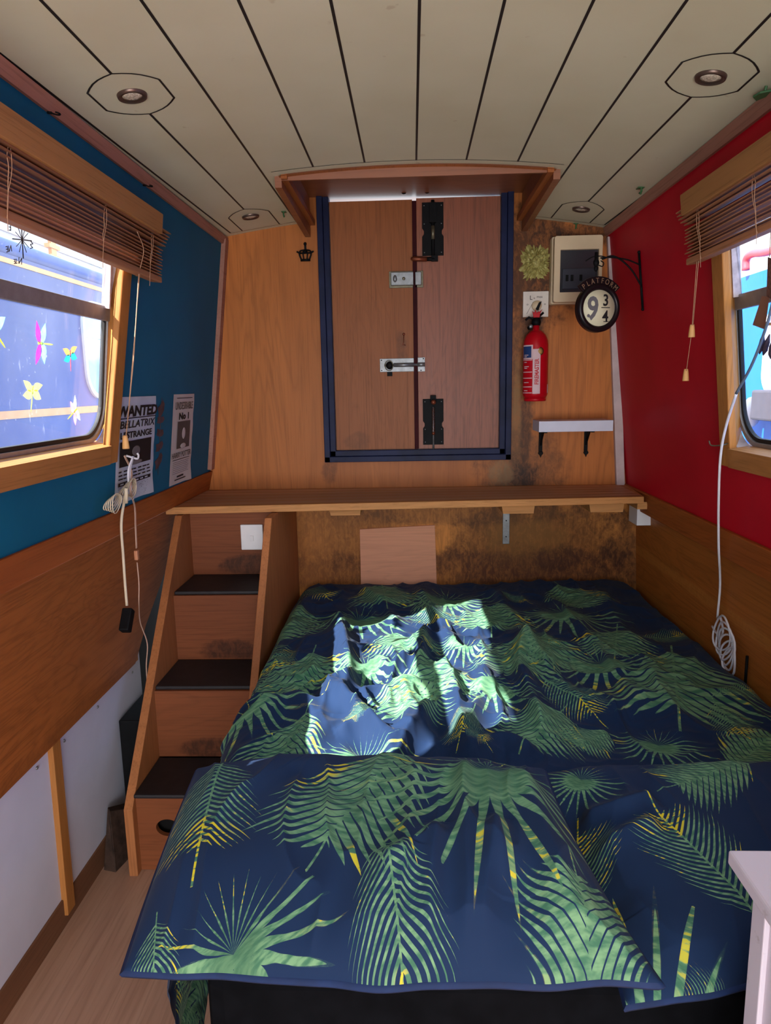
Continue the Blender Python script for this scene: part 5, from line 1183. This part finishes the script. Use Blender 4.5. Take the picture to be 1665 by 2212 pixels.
# left: white hook, cream cable, bundled loops, wire with inline switch, black plug
h = onL(262, 985, .0)
hk = MB(); hk.tube(spline([WL(h.y-.012, h.z+.004, .018), WL(h.y-.004, h.z, .030), WL(h.y+.010, h.z-.004, .040), WL(h.y+.018, h.z+.004, .040), WL(h.y+.018, h.z+.010, .036)], 5), .0028, 8)
tag(hk.build('cable_hook', M['white']), 'white screw hook at the far end of the left window sill', 'hook')
root = empty('coiled_cable', WL(h.y, 1.05, .03), 'bundled cream cable hanging from the left hook in a tied coil', 'cable')
m = MB()
for k, dx in enumerate((-.006, .0, .006)):
    m.tube(spline([WL(h.y-.004+dx*.3, h.z+.003, .034), WL(h.y-.018+dx, h.z-.035, .030), WL(h.y-.010+dx, h.z-.085, .032), WL(h.y+.004, h.z-.115, .036)], 6), .0026, 7)
m.build('hanging_loop', M['cablew'], root)
kn = onL(262, 1070, .035); dv = (Vector((0, 1, 0))*.97+UL*.22).normalized(); pv = (Vector((0, -.22, 0))+UL*.97).normalized()
m = MB()
for s_, c_ in ((1, .050), (-1, .046)):
    for k in range(5):
        q = kn+dv*s_*(c_); pts = []
        for t in np.linspace(0, 2*math.pi, 26): pts.append(q+dv*(c_*(1-.09*k))*math.cos(t)+pv*(.010+.0035*k)*math.sin(t)*(1+.4*math.cos(t)*s_)+NL*(.004*k-.008))
        m.tube(pts, .0016, 6)
m.tube([kn-pv*.02+NL*.012, kn+pv*.022+NL*.014], .005, 8)
m.build('bundle', M['cableb'], root)
def LP(px, py, off=.05): return onL(px, py, off)
pz = [kn+NL*.01]+[onX(*q, -.785) for q in ((262, 1130), (266, 1200), (270, 1260), (274, 1308))]
m = MB(); m.tube(spline(pz, 6), .0038, 8); m.build('lead', M['cableb'], root)
pb = onX(274, 1340, -.787)
plug = MB(); c = pb; R_ = Matrix.Translation(c) @ Matrix.Rotation(math.radians(-36), 4, 'X'); plug.M = R_; plug.box(-.014, .014, -.014, .014, -.032, .032); plug.M = Matrix.Identity(4)
tag(plug.build('power_adapter', M['black'], bevel=.004), 'small black power adapter dangling on the cream cable by the side panel', 'adapter')
root = empty('lamp_wire', onX(296, 1200, -.81), 'thin pinkish wire hanging beside the steps with a small inline switch', 'wire')
pts = [onL(268, 985, .03), onL(283, 1020, .03), onL(281, 1060, .05)]+[onX(*q, -.785) for q in ((290, 1095), (292, 1140), (294, 1185))]
m = MB(); m.tube(spline(pts, 6), .0014, 6); m.tube(spline([q+Vector((0, .006, .001)) for q in pts], 6), .0012, 6)
p2 = [onX(*q, -.787) for q in ((296, 1215), (300, 1260), (300, 1305))]+[onX(*q, -.83) for q in ((303, 1345), (318, 1390), (316, 1440), (320, 1500))]
m.tube(spline(p2, 6), .0018, 6); m.build('wire', plain('pink_wire', (196, 160, 140), .5), root)
m = MB(); c = onX(295, 1199, -.786); m.M = Matrix.Translation(c); m.box(-.005, .005, -.007, .007, -.014, .014); m.build('inline_switch', plain('switch_tan', (190, 130, 96), .5), root, bevel=.002)
# dark box low behind the steps
m = MB(); m.box(-.90, -.835, 1.98, 2.25, .10, .37); tag(m.build('battery_box', M['black'], bevel=.004), 'dark box standing between the white panel and the steps', 'box')
# dirty little upright off-cut at the foot of the stairs
m = MB(); m.hexa([(-.90, 1.86, .16), (-.885, 1.84, .16), (-.862, 1.90, .13), (-.88, 1.93, .13), (-.90, 1.80, 0), (-.86, 1.79, 0), (-.835, 1.90, 0), (-.87, 1.95, 0)]); tag(m.build('wood_offcut', plain('dirty_wood', (58, 42, 34), .8, 0, .5, 40), bevel=.002), 'dark grubby wood offcut standing at the foot of the steps', 'wood')
# screw heads on the white panel
for i, q in enumerate(((286, 1452), (211, 1527), (139, 1600), (80, 1659))):
    p = onX(*q, -.909); m = MB(); m.lathe([(.0004, .0025), (.003, .0022), (.0045, 0), (.0045, -.001), (.0004, -.001)], 12, 'x', p)
    tag(m.build('screw_head', M['steel']), 'dark screw head on the white side panel, %s from the steps' % ('first', 'second', 'third', 'fourth')[i], 'screw', 'screw heads along the white panel')
# right: hook and white cable
h = onR(1548, 962, .0)
hk = MB(); t0 = WR(h.y-.02, h.z, .018); a1 = onR(1558, 962, .035); a2 = onR(1536, 962, .05); a3 = onR(1531, 952, .052)
hk.tube(spline([onR(1572, 958, .016), a1, a2, a3], 5), .0018, 7); tag(hk.build('cable_hook', M['brass']), 'thin brass hook at the far end of the right window sill', 'hook')
root = empty('power_cable', WR(1.85, 1.0, .05), 'long white cable dropping from the right window to a coil by the bed', 'cable')
pts = [onR(1672, 640, .03), onR(1655, 705, .035), onR(1625, 785, .04), onR(1590, 850, .045), onR(1568, 920, .045), onR(1556, 985, .045), onR(1552, 1080, .045), onR(1552, 1180, .03)]
pe = [onX(1555, 1262, .86), onX(1549, 1335, .865)]
m = MB(); m.tube(spline(pts[:4], 8), .0032, 8); m.build('upper_lead', M['cableg'], root)
m = MB(); m.tube(spline(pts[3:]+pe, 8), .0032, 8); m.build('lower_lead', M['cablew'], root)
c1 = onX(1566, 1380, .862)
m = MB()
for k in range(6):
    q = c1+Vector((0, .010-.012*k, .014-.012*k)); tt = np.linspace(0, 2*math.pi, 28)
    m.tube([q+Vector((-.006+.004*math.sin(t*2+k), (.052-.003*k)*math.cos(t), (.050-.002*k)*math.sin(t)-.012*math.cos(t))) for t in tt], .0030, 7)
m.tube(spline([pe[1], pe[1]+Vector((-.004, -.03, .01)), pe[1]+Vector((-.006, -.055, -.02)), pe[1]+Vector((-.004, -.03, -.045)), pe[1]+Vector((0, .03, -.035))], 7), .0032, 7)
m.build('coil', M['cablew'], root)
m = MB(); q = onX(1612, 1440, .88); m.tube([q+Vector((0, 0, .03)), q+Vector((0, 0, -.07))], .004, 8); tag(m.build('dark_lead', M['black']), 'short black lead against the right lining beside the white coil', 'cable')
# light batten line beneath the right rail
m = MB(); a, b = onX(1428, 1128, .872), onX(1522, 1180, .872); m.box(.868, .876, b.y, a.y, .862, .868); m.build('trim_11', M['trimw'], kind='structure')
# key hanging things in the right window
root = empty('dreamcatcher', onR(1662, 560, .03), 'dreamcatcher with brown tags and dark feathers hanging in the right window', 'ornament')
def on(px, py, o=.02): return onR(px, py, o)
m = MB(); c = on(1664, 660)
m.add([tuple(on(*q)) for q in ((1645, 640), (1662, 640), (1652, 712), (1625, 702))]+[tuple(on(*q, .024)) for q in ((1645, 640), (1662, 640), (1652, 712), (1625, 702))], [(0, 1, 2, 3), (7, 6, 5, 4), (0, 4, 5, 1), (1, 5, 6, 2), (2, 6, 7, 3), (3, 7, 4, 0)]); m.build('brown_tag', plain('kraft_card', (150, 104, 84), .7), root)
m = MB(); m.add([tuple(on(*q)) for q in ((1658, 555), (1672, 560), (1672, 650), (1655, 640))]+[tuple(on(*q, .026)) for q in ((1658, 555), (1672, 560), (1672, 650), (1655, 640))], [(0, 1, 2, 3), (7, 6, 5, 4), (0, 4, 5, 1), (1, 5, 6, 2), (2, 6, 7, 3), (3, 7, 4, 0)]); m.build('woven_strip', plain('brown_weave', (112, 76, 66), .8, 0, .5, 160), root)
m = MB()
for a, b in (((1650, 718), (1640, 765)), ((1662, 722), (1648, 768)), ((1668, 735), (1664, 775))):
    p, q = on(*a), on(*b); m.tube([p, p.lerp(q, .35), p.lerp(q, .75), q], [.001, .0055, .0060, .001], 8)
m.build_each('feather', plain('dark_feather', (62, 50, 62), .7, 0, .4, 90), root)
m = MB(); m.tube([on(1665, 500), on(1662, 555)], .001, 5); m.tube([on(1655, 705), on(1652, 722)], .001, 5); m.tube([on(1655, 700), on(1668, 700)], .003, 6); m.build('string', M['cord'], root)

# ================================================================== OUTSIDE
water = NT('canal_water'); a = water.noise(water.coord(), 3, 4); water.bump(a, .4, .05); M['water'] = water.done(s2l((60, 66, 62)), .12, 0, .8)
m = MB(); m.box(-30, -1.05, -15, 30, .28, .30); m.box(1.05, 30, -15, 30, .28, .30); m.build('water', M['water'], kind='structure')
M['boatnavy'] = plain('navy_boat_paint', (48, 70, 132), .3, 0, .15, 2)
M['boatline'] = plain('orange_coachline', (232, 160, 96), .4)
M['boatblue'] = plain('bright_blue_boat_paint', (22, 100, 196), .35, 0, .08, 2)
M['roofb'] = plain('boat_roof_blue', (70, 92, 150), .4)
XN = -1.6
root = empty('moored_narrowboat', (XN, 3, .3), 'navy blue narrowboat with orange coachlines moored outside the left window', 'boat')
m = MB(); m.box(XN-1.7, XN, -3, 12, 1.02, 1.90); m.build('cabin_side', M['boatnavy'], root)
m = MB(); m.box(XN-1.9, XN+.12, -3, 12, .35, 1.02); m.build('hull', plain('hull_black', (60, 58, 66), .5), root)
zz = onX(0, 898, XN+.002).z
m = MB(); m.box(XN, XN+.004, -3, 12, zz-.016, zz+.016); zz = onX(0, 558, XN+.002).z; m.box(XN, XN+.004, -3, 12, zz-.010, zz+.010); m.build('coachline', M['boatline'], root)
m = MB(); m.tube([(XN-.02, -3, 1.93), (XN-.02, 12, 1.93)], .035, 10); m.build('grab_rail', M['roofb'], root)
m = MB(); m.box(XN-1.7, XN-.05, -3, 12, 1.88, 1.93); m.build('roof', M['roofb'], root)
wy = onX(180, 770, XN).y
m = MB(); m.M = frame((XN, wy, 1.35), (0, 1, 0), (0, 0, 1), (1, 0, 0)); O = rrect(0, .9, -.03, .45, .13, 8); I = rrect(.022, .878, -.008, .428, .11, 8); m.ring(O, I, 0, .012)
wf = m.build('window_frame', M['white'], root)
m = MB(); m.M = frame((XN, wy, 1.35), (0, 1, 0), (0, 0, 1), (1, 0, 0)); m.prism(I, -.001, .004); m.build('window_pane', plain('far_pane', (150, 172, 214), .08, 0, .2, 3, .8), wf)
m = MB(); m.M = frame((XN, wy, 1.35), (0, 1, 0), (0, 0, 1), (1, 0, 0)); m.box(.02, .88, .27, .285, .004, .010); m.build('window_bar', M['white'], wf)
# ribbed shed beyond
M['clad'] = plain('pale_cladding', (196, 194, 196), .6)
m = MB(); X_ = -7.0
for i in range(60):
    z = .3+i*.085; m.box(X_-.05, X_+(.03 if i % 2 else 0), -4, 26, z, z+.085)
tag(m.build('boatyard_shed', M['clad']), 'pale ribbed shed wall beyond the navy boat', 'building')
m = MB()
z0_ = .3; m.box(-6.48, -6.42, onX(110, 560, -6.4).y+.1, onX(132, 560, -6.4).y-.1, .3, 5.2)
for i in range(26): z = .5+i*.18; m.box(-6.5, -6.4, onX(110, 560, -6.4).y, onX(132, 560, -6.4).y, z, z+.07)
tag(m.build('slatted_post', M['boatline']), 'orange slatted post standing in front of the pale shed', 'post')
# right boat
XQ = 1.6
root = empty('moored_cruiser', (XQ, 3, .3), 'bright blue boat with a white framed window outside the right window', 'boat')
zt = onX(1625, 592, XQ).z
m = MB(); m.box(XQ, XQ+1.8, -2, 12, .35, zt); m.build('cabin_side', M['boatblue'], root)
c = onX(1648, 850, XQ); z1 = onX(1660, 690, XQ).z
m = MB(); m.M = frame((XQ, c.y, c.z), (0, -1, 0), (0, 0, 1), (-1, 0, 0)); Wd, H_ = .8, z1-c.z+.05; O = rrect(0, Wd, 0, H_, .09, 8); I = rrect(.03, Wd-.03, .03, H_-.03, .065, 8); m.ring(O, I, 0, .015); wf = m.build('window_frame', M['white'], root)
m = MB(); m.M = frame((XQ, c.y, c.z), (0, -1, 0), (0, 0, 1), (-1, 0, 0)); m.prism(I, -.001, .004); m.build('window_pane', plain('far_pane_grey', (120, 130, 150), .1, 0, .2, 3, .8), wf)
m = MB(); a = onX(1612, 560, XQ-.02); b = onX(1626, 548, XQ-.02); c2 = onX(1672, 540, XQ-.02)
m.tube(spline([a-Vector((0, 0, .05)), a, b, c2, c2+Vector((0, -.6, 0))], 6), .018, 10); m.build('red_rail', plain('red_rail_paint', (214, 70, 80), .4), root)
m = MB(); a, b = onX(1642, 842, XQ-.06), onX(1700, 912, XQ-.06); m.box(XQ-.10, XQ, b.y, a.y, b.z, a.z); tag(m.build('grey_fender', plain('fender_grey', (70, 68, 78), .6), bevel=.01), 'grey block fender hanging on the blue boat', 'fender')
m = MB(); a = onX(1632, 890, XQ-.03); m.ball((XQ-.05, a.y, a.z), (.04, .05, .07)); m.tube([(XQ-.03, a.y+.3, a.z-.0), (XQ-.03, a.y-.3, a.z-.03)], .014, 8); tag(m.build('rope_fender', M['white']), 'pale rounded fender and rope beside the grey block', 'fender')
